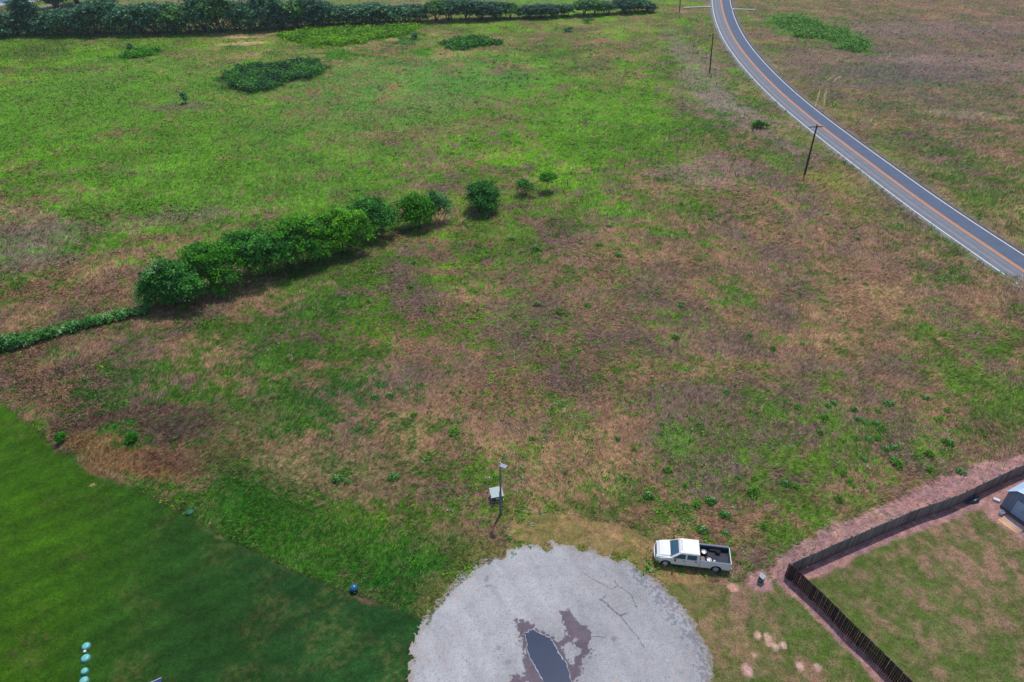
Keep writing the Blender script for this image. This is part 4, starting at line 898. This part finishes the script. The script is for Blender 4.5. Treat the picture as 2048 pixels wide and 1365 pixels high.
B().box(-.02, .02, -.53, -.503, .15, .28).done("handle", M_galv, t)
b = G(979, 964); t = empty("marker_pipe", b, 0, "short white marker pipe behind the green cabinet", "pipe")
B().tube((0, 0, 0), (0, 0, .55), .055, .055, 12).done("pipe", mat("white_pvc", lin(214, 214, 208), rough=.4), t); B().lathe([(.075, .55), (.08, .62), (.05, .68), (.01, .69)], 12).done("cap", MATS["white_pvc"], t)
# pedestal near the fence corner
t = empty("utility_pedestal", PED, rad(40), "small dark green utility pedestal with pale top in a round patch of bare pink soil", "electrical box")
B().box(-.24, .24, -.24, .24, 0, .06).done("base", M_conc, t)
B().prism([(-.2, .06), (.2, .06), (.2, .78), (-.2, .70)], 'x', -.21, .21).done("housing", M_cab, t)
B().prism([(-.235, .69), (.22, .785), (.22, .86), (-.235, .765)], 'x', -.24, .24).done("lid", M_cablid, t)
B().box(-.215, -.212, -.07, .07, .32, .42).done("label_plate", MATS["label_white"], t)
# blue dome pedestal at the lawn's edge
t = empty("domed_marker", G(709, 1182), .3, "glossy blue domed utility marker on the worn line between lawn and field", "marker")
M_blue = mat("blue_green_plastic", lin(24, 92, 132), rough=.2, spec=.6, coat=.5)
B().lathe([(.30, 0), (.30, .12), (.27, .3), (.25, .34)], 20).done("base", mat("dark_plastic", lin(22, 34, 44), rough=.5), t, smooth=True)
B().lathe([(.34, .342), (.35, .42), (.32, .55), (.24, .66), (.12, .72), (.02, .735)], 24).done("dome", M_blue, t, smooth=True)
B().box(-.06, .06, -.302, -.292, .12, .22).done("label_plate", MATS["label_white"], t)
t = empty("septic_lid", G(380, 1026), 0, "faded green round lid set in the tall grass beside the lawn edge", "lid")
B().lathe([(.36, .02), (.36, .14), (.3, .2), (.02, .24)], 20).done("dome", mat("faded_green", lin(30, 100, 70), rough=.6), t, smooth=True)
# septic lids in the lawn
M_lid = mat("pale_turquoise_plastic", lin(112, 186, 180), rough=.35, noise=(2, .9, 1.05)); M_ring = mat("green_ring", lin(20, 84, 74), rough=.5)
for i, (x, y, r_, lb) in enumerate([(173, 1294, .30, "pale turquoise domed septic lid, farthest of four in a row on the lawn"), (172, 1318, .32, "pale turquoise domed septic lid, second from the far end, below the white cap"), (170, 1344, .26, "smaller pale turquoise septic lid, third from the far end of the row"), (169, 1363, .31, "pale turquoise septic lid nearest the bottom edge of the photo")]):
    t = empty("septic_lid", G(x, y), i * .8, lb, "septic lid", "septic lids on the lawn")
    B().lathe([(r_ * 1.28, .0), (r_ * 1.28, .06), (r_ * 1.02, .09)], 24).done("ring", M_ring, t)
    B().lathe([(r_, .092), (r_, .14), (r_ * .9, .2), (r_ * .55, .25), (r_ * .1, .27)], 24).done("dome", M_lid, t, smooth=True)
    B().box(-.05, .05, -.015, .015, .265, .30).done("lifting_lug", M_lid, t)
t = empty("pipe_cap", G(171, 1305), 0, "small white pipe cap between the two farthest turquoise lids", "cap")
B().lathe([(.09, 0), (.09, .12), (.11, .125), (.11, .19), (.05, .22)], 14).done("cap", MATS["white_pvc"], t)
t = empty("garden_cart", G(311, 1381), .5, "blue garden object just peeking in at the bottom edge on the lawn", "cart")
B().prism([(-.45, .25), (.45, .25), (.6, .62), (-.6, .62)], 'y', -.35, .35).done("tub", mat("navy_plastic", lin(44, 56, 110), rough=.4), t)
B().box(-.62, .62, .352, .40, .56, .66).box(-.62, .62, -.40, -.352, .56, .66).done("rim", mat("pale_rim", lin(180, 186, 205), rough=.4), t)
for sx in (-.4, .4): B().lathe([(.05, -.03), (.14, -.03), (.14, .03), (.05, .03)], 14, 'y', (sx, 0.43, .14)).done("wheel", mat("tyre_rubber", lin(34, 34, 38), rough=.85), t)
# ================================================================ SHED
P0, P1 = G(1999.5, 1013), G(2017, 1025.5)
ang = math.atan2(P1.y - P0.y, P1.x - P0.x)
sh = empty("garden_shed", P0, ang, "blue-grey barn-roofed shed with double doors at the right edge, inside the board fence", "shed")
SW, SD, Z0, EH = 3.8, 4.2, .15, 2.08
M_sid = mat("shed_siding", lin(124, 138, 160), rough=.6, noise=(1.5, .92, 1.06)); M_door = mat("shed_door", lin(158, 180, 208), rough=.55, noise=(1.5, .93, 1.05))
M_trim = mat("shed_trim", lin(52, 58, 70), rough=.6); M_roof = mat("shed_roof", lin(178, 200, 222), rough=.45, noise=(2, .9, 1.08)); M_wood = mat("weathered_plank", lin(118, 92, 74), rough=.85, noise=(5, .7, 1.25))
prof = [(0, Z0), (SW, Z0), (SW, EH), (SW - .6, EH + .62), (SW / 2, EH + .95), (.6, EH + .62), (0, EH)]
body = B().prism(prof, 'y', 0, SD)
body.done("wall", M_sid, sh)
g_ = B()
for i in range(1, 12):
    x = i * SW / 12; top = np.interp(x, [0, .6, SW / 2, SW - .6, SW], [EH, EH + .62, EH + .95, EH + .62, EH])
    if .96 < x < 2.84: g_.box(x - .008, x + .008, -.006, -.001, 1.98, top - .03)
    else: g_.box(x - .008, x + .008, -.006, -.001, Z0, top - .03)
g_.done("siding_groove", M_trim, sh)
# roof sheets with overhang
rp = [(-.12, EH - .10), (.6, EH + .65), (SW / 2, EH + .98), (SW - .6, EH + .65), (SW + .12, EH - .10)]
rf = B()
for a, c in zip(rp[:-1], rp[1:]):
    nx_, nz_ = -(c[1] - a[1]), c[0] - a[0]; l_ = math.hypot(nx_, nz_); nx_, nz_ = nx_ / l_ * .05, nz_ / l_ * .05
    rf.prism([a, c, (c[0] + nx_, c[1] + nz_), (a[0] + nx_, a[1] + nz_)], 'y', -.10, SD + .1)
roof = rf.done("roof", M_roof, sh)
tr_ = B()
for a, c in zip(rp[:-1], rp[1:]): tr_.prism([(a[0], a[1] - .02), (c[0], c[1] - .02), (c[0], c[1] + .05), (a[0], a[1] + .05)], 'y', -.13, -.103)
tr_.done("barge_board", M_trim, roof)
for s_, (a, c) in enumerate(((.98, 1.89), (1.91, 2.82))):
    d = B().box(a, c, -.045, -.012, Z0 + .04, 1.92).done("door", M_door, sh)
    B().box(a, c, -.012, -.008, Z0, 1.96).done("door_frame", M_trim, d)
    hx = c - .1 if s_ == 0 else a + .1
    B().box(hx - .02, hx + .02, -.08, -.047, 1.0, 1.15).done("handle", mat("black_handle", lin(30, 30, 34), rough=.4), d)
B().box(0, SW, -.04, SD, .0, Z0 - .003).done("skid", M_wood, sh)
B().box(.95, 2.85, -.45, -.05, .02, Z0 - .02).done("step", M_wood, sh)
M_ramp = mat("fresh_lumber", attr="albedo", rough=.8, noise=(6, .85, 1.15))
rv, rf_, rc = [], [], []
for i in range(5):
    y0 = -.48 - i * .27; y1 = y0 - .26; z0 = .13 - i * .022; z1 = z0 - .021; k = len(rv)
    for y, z in ((y0, z0), (y1, z1)):
        for x in (.95, 2.85): rv += [(x, y, z), (x, y, z - .04)]
    rf_ += [(k, k + 2, k + 6, k + 4), (k + 1, k + 5, k + 7, k + 3), (k, k + 4, k + 5, k + 1), (k + 2, k + 3, k + 7, k + 6), (k, k + 1, k + 3, k + 2), (k + 4, k + 6, k + 7, k + 5)]
    rc += [LN(*[(200, 160, 160), (206, 170, 158), (190, 168, 164), (214, 168, 130), (224, 178, 132)][i])] * 8
link("ramp", indexed("ramp", np.array(rv), rf_, np.array(rc), M_ramp), sh)
# bucket, bag, blue junk by the fence
t = empty("bucket", G(2001.5, 1029), 0, "white bucket standing at the shed's near left corner", "bucket")
B().lathe([(.17, 0), (.21, .36), (.225, .36), (.225, .40), (.20, .40), (.19, .34), (.155, .03), (.01, .03)], 20).done("shell", mat("white_plastic", lin(204, 206, 212), rough=.4), t, smooth=False)
B().tube((-.21, 0, .38), (0, -.26, .30), .008).tube((0, -.26, .30), (.21, 0, .38), .008).done("handle", M_galv, t)
t = empty("plastic_jug", G(1992, 1002), rad(-35), "white plastic container lying on the bare soil left of the shed", "container")
B().box(-.3, .3, -.18, .18, .0, .24, .05).done("body", MATS["white_plastic"], t); B().tube((.3, 0, .12), (.38, 0, .12), .05).done("cap", mat("green_cap", lin(90, 120, 100), rough=.4), t)
t = empty("tarp_bundle", G(1941, 1002), rad(8), "dark blue-black tarp bundle lying against the foot of the grey board fence", "tarp")
r_ = random.Random(5); bm = bmesh.new(); bmesh.ops.create_icosphere(bm, subdivisions=3, radius=.5)
for v in bm.verts:
    n_ = v.co.normalized(); v.co = Vector((v.co.x * 1.9, v.co.y * .8, max(v.co.z * .5 + .2, 0))) * (1 + r_.uniform(-.12, .12))
me = bpy.data.meshes.new("tarp"); bm.to_mesh(me); bm.free(); me.materials.append(mat("navy_tarp", lin(30, 46, 66), rough=.35, spec=.5)); link("tarp", me, t)
B().tube((-.8, 0, .15), (-.6, .35, .5), .03).done("stick", MATS["label_white"], t)
# small things along the fence foot
for i, (x, y, c_, lb, nm) in enumerate([(1891, 1012, (200, 200, 205), "small white pipe end sticking up at the foot of the grey board fence", "vent_pipe"), (1613, 1134, (206, 190, 184), "pale stone lying in the shade at the fence corner", "stone"), (1636, 1121, (150, 60, 48), "little red-brown brick in the shade near the fence corner", "brick")]):
    b = G(x, y)
    if nm == "vent_pipe": p = B().tube((0, 0, 0), (0, 0, .4), .04).lathe([(.055, .4), (.06, .46), (.02, .5)], 10).done(nm, MATS["white_pvc"], me_only=True)
    elif nm == "stone": p = B().lathe([(.10, 0), (.16, .05), (.13, .12), (.04, .15)], 7).done(nm, mat("pale_stone", lin(*c_), rough=.9, noise=(6, .8, 1.1)), me_only=True)
    else: p = B().box(-.12, .12, -.06, .06, 0, .08, .01).done(nm, mat("red_brick", lin(*c_), rough=.9, noise=(8, .8, 1.2)), me_only=True)
    o = link(nm, p, None, b); o.rotation_euler = (0, 0, i); props(o, lb, nm.replace("_", " "))
# pale clods and chips on the bare soil strip outside the board fence: too many to count
def rubble():
    r = np.random.default_rng(33); n = 5000; X = r.uniform(FARF[:, 0].min() - 3, 62, n); Y = r.uniform(30, 60, n)
    ok = (sdp(X, Y, STRIP) > .15) & (~pip(X, Y, YARD)) & (r.uniform(0, 1, n) < sst(.35, .6, fbm(X, Y, 1.2, 3, 7))); X, Y = X[ok][:520], Y[ok][:520]; n = len(X)
    sz = r.uniform(.03, .085, n) * (1 + 1.4 * (r.uniform(0, 1, n) > .95)); V = []; cc = []
    base = np.array([(1, 0, 0), (-.5, .87, 0), (-.5, -.87, 0), (.1, .1, .8)])
    for i in range(n):
        a = r.uniform(0, 6.28); M = np.array([[math.cos(a), -math.sin(a), 0], [math.sin(a), math.cos(a), 0], [0, 0, 1]]); P = (base * sz[i] * r.uniform(.7, 1.3, (4, 1))) @ M.T + np.array([X[i], Y[i], 0])
        col = LN(*[(206, 178, 172), (190, 156, 150), (214, 206, 204)][r.integers(0, 3)]) * r.uniform(.75, 1.1)
        for f in ((0, 1, 3), (1, 2, 3), (2, 0, 3)): V.append(P[list(f)]); cc.append(col)
    o = link("soil_rubble", soup("soil_rubble", np.array(V), 3, np.array(cc), mat("clod", attr="albedo", rough=.95))); props(o, "pale clods and chips scattered on the bare pink soil outside the board fence", "rubble", kind="stuff")
rubble()
# ================================================================ PICKUP TRUCK
M_paint = mat("white_car_paint", (.76, .76, .74), rough=.25, spec=.5, coat=.6, noise=(1.2, .97, 1.02)); M_glass = mat("tinted_glass", lin(48, 84, 104), rough=.06, spec=.8, coat=.4)
M_chr = mat("chrome", lin(190, 194, 200), rough=.2, metal=.9); M_blk = mat("black_trim", lin(26, 28, 32), rough=.5); M_liner = mat("bed_liner", lin(46, 50, 60), rough=.7, noise=(2, .75, 1.35), noise2=(9, .85, 1.2))
M_tyre = mat("tyre_rubber", lin(34, 34, 38), rough=.85)
ws = G(1332, 1131); we = G(1431, 1143)
cen = (ws + we) / 2; rzt = math.atan2(ws.y - we.y, ws.x - we.x); WB = 4.38
# contact points are those of the near side wheels; body centre is 0.85 m to the far side
side = Vector((-math.sin(rzt), math.cos(rzt), 0)); side = side if side.y > 0 else -side
cen = cen + side * .86 + Vector((math.cos(rzt), math.sin(rzt), 0)) * (.0)
tk = empty("pickup_truck", cen, rzt, "white crew-cab pickup truck parked by the gravel circle, loose wheels in its bed", "pickup truck")
FX, RX = 2.28, -2.10            # axles (local x), front is +x
HWt = 1.0
def arch(cx, r, z0, n=10): return [(cx + r * math.cos(a), z0 + r * math.sin(a)) for a in np.linspace(0, math.pi, n)]
# lower body as two side skins plus nose: solid prism with wheel arches
def side_profile(x0, x1, zt, arches, zb=.48):
    pts = [(x0, zb)]
    for cx in sorted(arches): pts += [(cx - .50, zb)] + [(cx - .50 * math.cos(a), .42 + .52 * math.sin(a)) for a in np.linspace(.12, math.pi - .12, 12)] + [(cx + .50, zb)]
    pts += [(x1, zb)]
    return pts + zt
# front body: from firewall to nose, incl. hood
b = B(); b.prism(side_profile(-.60, 3.0, [(3.12, .62), (3.13, .95), (3.06, 1.10), (2.85, 1.19), (1.9, 1.27), (-.60, 1.27)], [FX]), 'y', -HWt, HWt)
bmesh.ops.bevel(b.bm, geom=[e for e in b.bm.edges if abs(e.verts[0].co.y) > .99 and abs(e.verts[1].co.y) > .99 and min(e.verts[0].co.z, e.verts[1].co.z) > .9 and e.verts[0].co.y * e.verts[1].co.y > 0], offset=.09, segments=3, affect='EDGES')
bmesh.ops.bevel(b.bm, geom=[e for e in b.bm.edges if min(e.verts[0].co.x, e.verts[1].co.x) > 2.98 and abs(e.verts[0].co.y - e.verts[1].co.y) < .2 and abs(e.verts[0].co.y) > .8 and abs(e.verts[0].co.z - e.verts[1].co.z) > .05], offset=.12, segments=3, affect='EDGES')
def nose(v):
    if v.co.x > 2.3: v.co.y *= 1 - .10 * ((v.co.x - 2.3) / .85) ** 2
for v in b.bm.verts: nose(v)
body = b.done("body", M_paint, tk)
B().prism([(1.95, 1.262), (2.85, 1.185), (2.93, 1.16), (2.86, 1.24), (2.5, 1.30), (1.92, 1.335)], 'y', -.74, .74).done("hood", M_paint, tk)
# cab: tapered greenhouse
def loft(rings, name, m, parent):
    bm = bmesh.new(); R = [[bm.verts.new(p) for p in r] for r in rings]
    for a, c in zip(R[:-1], R[1:]):
        for i in range(len(a)): bm.faces.new((a[i], a[(i + 1) % len(a)], c[(i + 1) % len(a)], c[i]))
    bm.faces.new(R[0][::-1]); bm.faces.new(R[-1]); bmesh.ops.recalc_face_normals(bm, faces=bm.faces)
    me = bpy.data.meshes.new(name); bm.to_mesh(me); bm.free(); me.materials.append(m); return link(name, me, parent)
def ring(xf, xr, hw, z, c=.12): return [(xf - c, hw, z), (xf, hw - c, z), (xf, -hw + c, z), (xf - c, -hw, z), (xr + .04, -hw, z), (xr, -hw + .04, z), (xr, hw - .04, z), (xr + .04, hw, z)]
cab = loft([ring(1.98, -.60, .975, 1.26), ring(1.20, -.56, .84, 1.83), ring(1.12, -.54, .80, 1.90), ring(1.0, -.48, .70, 1.93)], "cab", M_paint, tk)
# glass panels set proud of the cab
def lerp3(a, b, t): return tuple(a[i] + (b[i] - a[i]) * t for i in range(3))
gb = B(); lo = lambda y: (1.48, y, 1.26); up = lambda y: (.86, y, 1.83)
def onw(t, y): p = lerp3((1.98, 0, 1.26), (1.20, 0, 1.83), t); return (p[0] + .012, y, p[2] + .012)
gb.quad(onw(.04, -.85), onw(.04, .85), onw(.95, .71), onw(.95, -.71)); gb.done("windshield", M_glass, tk)
B().tube((1.94, .55, 1.32), (1.66, -.1, 1.53), .012, None, 5).tube((1.94, -.2, 1.32), (1.68, -.72, 1.51), .012, None, 5).done("wiper", M_blk, tk)
for sg in (1, -1):
    def sw(x, t): return (x, sg * (.975 + (.84 - .975) * t + .010), 1.26 + (.57) * t)
    wb_ = B().quad(sw(1.60, .06), sw(.66, .06), sw(.66, .88), sw(1.14, .88)).done("side_window", M_glass, tk)
    B().quad(sw(.50, .06), sw(-.32, .06), sw(-.32, .88), sw(.50, .88)).done("side_window", M_glass, tk)
    for dx, x0, x1 in ((0, .60, 1.70), (1, -.42, .58)):
        d = B().box(x0, x1, sg * .998 if sg > 0 else -1.008, 1.008 if sg > 0 else -.998, .50, 1.20).done("door", M_paint, tk)
        B().box(x0 + .06, x0 + .26, *(sorted((sg * 1.010, sg * 1.03))), 1.04, 1.11).done("handle", M_blk, d)
        B().box(x0 - .012, x0 - .002, *(sorted((sg * .99, sg * 1.004))), .50, 1.24).done("seam", M_blk, d)
    m_ = B().box(1.50, 1.62, *(sorted((sg * 1.03, sg * 1.30))), 1.22, 1.50, .02).done("mirror", M_blk, tk); B().tube((1.58, sg * .97, 1.26), (1.56, sg * 1.08, 1.30), .025).done("mirror_arm", M_blk, m_)
    B().box(2.94, 3.15, *(sorted((sg * .62, sg * .90))), .90, 1.10, .02).done("headlight", mat("headlight_glass", lin(190, 200, 206), rough=.15, spec=.7), tk)
    B().box(-3.305, -3.28, *(sorted((sg * .82, sg * 1.005))), .86, 1.16).done("taillight", mat("taillight_red", lin(120, 20, 24), rough=.25), tk)
    B().box(-2.9, 2.6, *(sorted((sg * .90, sg * .98))), .40, .475).done("rocker", M_blk, tk)
    # fender flare trims
    for cx in (FX, RX):
        f = B(); pa = [(cx - .55 * math.cos(a), .42 + .57 * math.sin(a)) for a in np.linspace(.12, math.pi - .12, 14)]; pb = [(cx - .50 * math.cos(a), .42 + .52 * math.sin(a)) for a in np.linspace(.12, math.pi - .12, 14)]
        f.prism(pa + pb[::-1], 'y', *(sorted((sg * 1.0, sg * 1.03)))); f.done("fender_flare", M_paint, tk)
B().quad((-.612, -.66, 1.36), (-.612, .66, 1.36), (-.585, .60, 1.76), (-.585, -.60, 1.76)).done("rear_window", M_glass, tk)
for y in (-.5, -.27, 0, .27, .5): B().box(.92, 1.02, y - .035, y + .035, 1.925, 1.955, .008).done("marker_light", mat("amber_lens", lin(150, 96, 40), rough=.3), tk)
B().box(3.128, 3.165, -.60, .60, .74, 1.08, .01).done("grille", M_blk, tk)
B().prism([(2.86, -.985), (3.02, -.97), (3.18, -.84), (3.28, -.45), (3.30, 0), (3.28, .45), (3.18, .84), (3.02, .97), (2.86, .985), (2.86, .93), (3.05, .80), (3.14, 0), (3.05, -.80), (2.86, -.93)], "z", .50, .70).done("front_bumper", M_chr, tk)
B().box(3.302, 3.312, -.16, .16, .53, .66).done("licence_plate", MATS["label_white"], tk)
B().box(-3.44, -3.345, -.96, .96, .48, .66, .03).done("rear_bumper", M_chr, tk)
# bed: sides, front bulkhead, tailgate, floor
for sg in (1, -1):
    pr = side_profile(-3.28, -.64, [(-.64, 1.25), (-3.28, 1.25)], [RX]); y = sorted((sg * .86, sg * 1.0)); B().prism(pr, 'y', *y).done("bed_side", M_paint, tk)
    B().box(-3.28, -.64, *(sorted((sg * .79, sg * .858))), .74, 1.22).done("liner_side", M_liner, tk)
    B().box(-3.28, -.64, *(sorted((sg * .84, sg * 1.01))), 1.252, 1.285, .008).done("bed_rail_cap", mat("rail_cap_grey", lin(96, 108, 132), rough=.5), tk)
    B().prism([(RX - .55, .76), (RX - .45, .98), (RX + .45, .98), (RX + .55, .76)], 'y', *(sorted((sg * .62, sg * .788)))).done("wheel_well", M_liner, tk)
B().box(-3.28, -.64, -.858, .858, .66, .735).done("bed_floor", M_liner, tk)
B().box(-.72, -.64, -.788, .788, .738, 1.24).done("bulkhead", M_liner, tk)
tg = B().box(-3.34, -3.282, -.90, .90, .68, 1.25, .01).done("tailgate", M_paint, tk); B().box(-3.355, -3.342, -.12, .12, 1.0, 1.08).done("handle", M_blk, tg)
B().box(-3.0, 2.9, -.45, .45, .36, .47).done("chassis", M_blk, tk)
def wheel(parent, name, loc, axis, rim_col, R=.40, wd=.26, M=None, nm="wheel"):
    w_ = B(); pr = [(.24, -wd / 2 + .02), (R - .06, -wd / 2), (R - .01, -wd / 2 + .04), (R, 0), (R - .01, wd / 2 - .04), (R - .06, wd / 2), (.24, wd / 2 - .02)]
    return pr
def rimmesh(face):
    b = B(); n = 5   # dish with five dark openings added separately
    b.lathe([(.255, -.05), (.255, .10), (.225, .085), (.20, .05), (.08, .07), (.06, .10), (.02, .105)], 30, 'y'); return b
def put_wheel(parent, x, y, z, sg, rot=None, label=None, cat=None, name="wheel", R=.40, clean=True):
    t = bpy.data.objects.new(name, None); COL.objects.link(t)
    if parent: t.parent = parent
    t.location = (x, y, z); t.rotation_euler = rot or (0, 0, 0 if sg > 0 else math.pi)
    wd = .26; pr = [(.25, -wd / 2 + .02), (R - .06, -wd / 2), (R - .012, -wd / 2 + .04), (R, 0), (R - .012, wd / 2 - .04), (R - .06, wd / 2), (.25, wd / 2 - .02)]
    B().lathe(pr, 30, 'y').done("tyre", M_tyre, t, smooth=False)
    r = B().lathe([(.24, .0), (.255, .12), (.245, .13), (.225, .115), (.20, .118), (.09, .135), (.07, .15), (.01, .152)], 30, 'y').done("rim", mat("alloy_rim", lin(206, 208, 210), rough=.35, metal=.25), t)
    h = B()
    for i in range(5):
        a = i * math.pi * .4 + .3; M = Matrix.Translation((math.cos(a) * .155, .126, math.sin(a) * .155)) @ Matrix.Rotation(-a, 4, 'Y')
        h.box(-.045, .045, -.01, .014, -.042, .042, .006, M)
    h.done("rim_opening", M_blk, r)
    return t
for x in (FX, RX):
    for sg in (1, -1): put_wheel(tk, x, sg * .86, .40, sg)
def intruck(x, y, z): return tk.matrix_basis @ Vector((x, y, z))
bpy.context.view_layer.update()
tkM = Matrix.Translation(cen) @ Matrix.Rotation(rzt, 4, 'Z')
def loose_wheel(x, y, label):
    t = put_wheel(None, 0, 0, 0, 1, name="loose_wheel"); t.matrix_world = tkM @ Matrix.Translation((x, y, .74 + .135)) @ Matrix.Rotation(rad(90), 4, 'X'); t.scale = (.88, .88, .88)
    props(t, label, "wheel", "loose wheels in the truck bed")
# lying flat, outer face up
loose_wheel(-1.10, -.36, "loose wheel on the truck bed's far side, right behind the cab"); loose_wheel(-1.50, .44, "loose wheel on the truck bed's near side, beside white rags")
def boxthing(name, x, y, z, sx, sy, sz, rz, m, label, cat):
    t = link(name, B().box(-sx, sx, -sy, sy, 0, sz, min(sz, .03) * .5).done(name, m, me_only=True)); t.matrix_world = tkM @ Matrix.Translation((x, y, z)) @ Matrix.Rotation(rz, 4, 'Z'); props(t, label, cat)
boxthing("cardboard_piece", -.98, .28, .738, .18, .22, .06, .2, mat("dull_cardboard", lin(140, 126, 118), rough=.9, noise=(4, .7, 1.2)), "pale brown piece of cardboard on the bed floor right behind the cab", "cardboard")
for i, (x, y, r1, lb) in enumerate([(-1.95, .38, .5, "crumpled white rag beside the near loose wheel, closer to the bed's middle"), (-1.98, .60, 1.5, "crumpled white rag beside the near loose wheel, lying nearer the bed side"), (-2.10, .68, 2.5, "smallest pale scrap at the near side of the truck bed")]):
    r_ = random.Random(i); bm = bmesh.new(); bmesh.ops.create_icosphere(bm, subdivisions=2, radius=.11)
    for v in bm.verts: v.co = Vector((v.co.x * (1.2 if i < 2 else .8), v.co.y * .8, max(v.co.z * .5, -.03) + .04)) * (1 + r_.uniform(-.25, .25))
    me = bpy.data.meshes.new("rag"); bm.to_mesh(me); bm.free(); me.materials.append(mat("white_cloth", lin(214, 208, 204), rough=.9)); o = link("rag", me); o.matrix_world = tkM @ Matrix.Translation((x, y, .745)) @ Matrix.Rotation(r1, 4, 'Z'); props(o, lb, "rag")
t = link("dark_hose_coil", B().lathe([(.15, 0), (.20, .0), (.23, .03), (.20, .06), (.15, .06), (.13, .03)], 22).done("dark_hose_coil", M_tyre, me_only=True)); t.matrix_world = tkM @ Matrix.Translation((-2.35, -.55, .985)); props(t, "dark coil of hose lying on the far wheel well of the truck bed", "hose")

# ================================================================ HAZE (thin summer air)
hm = bpy.data.materials.new("haze"); hm.use_nodes = True; hn = hm.node_tree.nodes; hn.clear()
ho = hn.new("ShaderNodeOutputMaterial"); hv = hn.new("ShaderNodeVolumePrincipled"); hv.inputs["Color"].default_value = (.82, .90, 1.0, 1)
hv.inputs["Density"].default_value = .00013; hv.inputs["Anisotropy"].default_value = 0.2
hm.node_tree.links.new(hv.outputs[0], ho.inputs["Volume"])
o = link("haze", B().box(-3100, 3100, -700, 4100, -1, 58).done("haze", hm, me_only=True)); props(o, "thin bluish summer haze over the fields", "haze", kind="stuff")
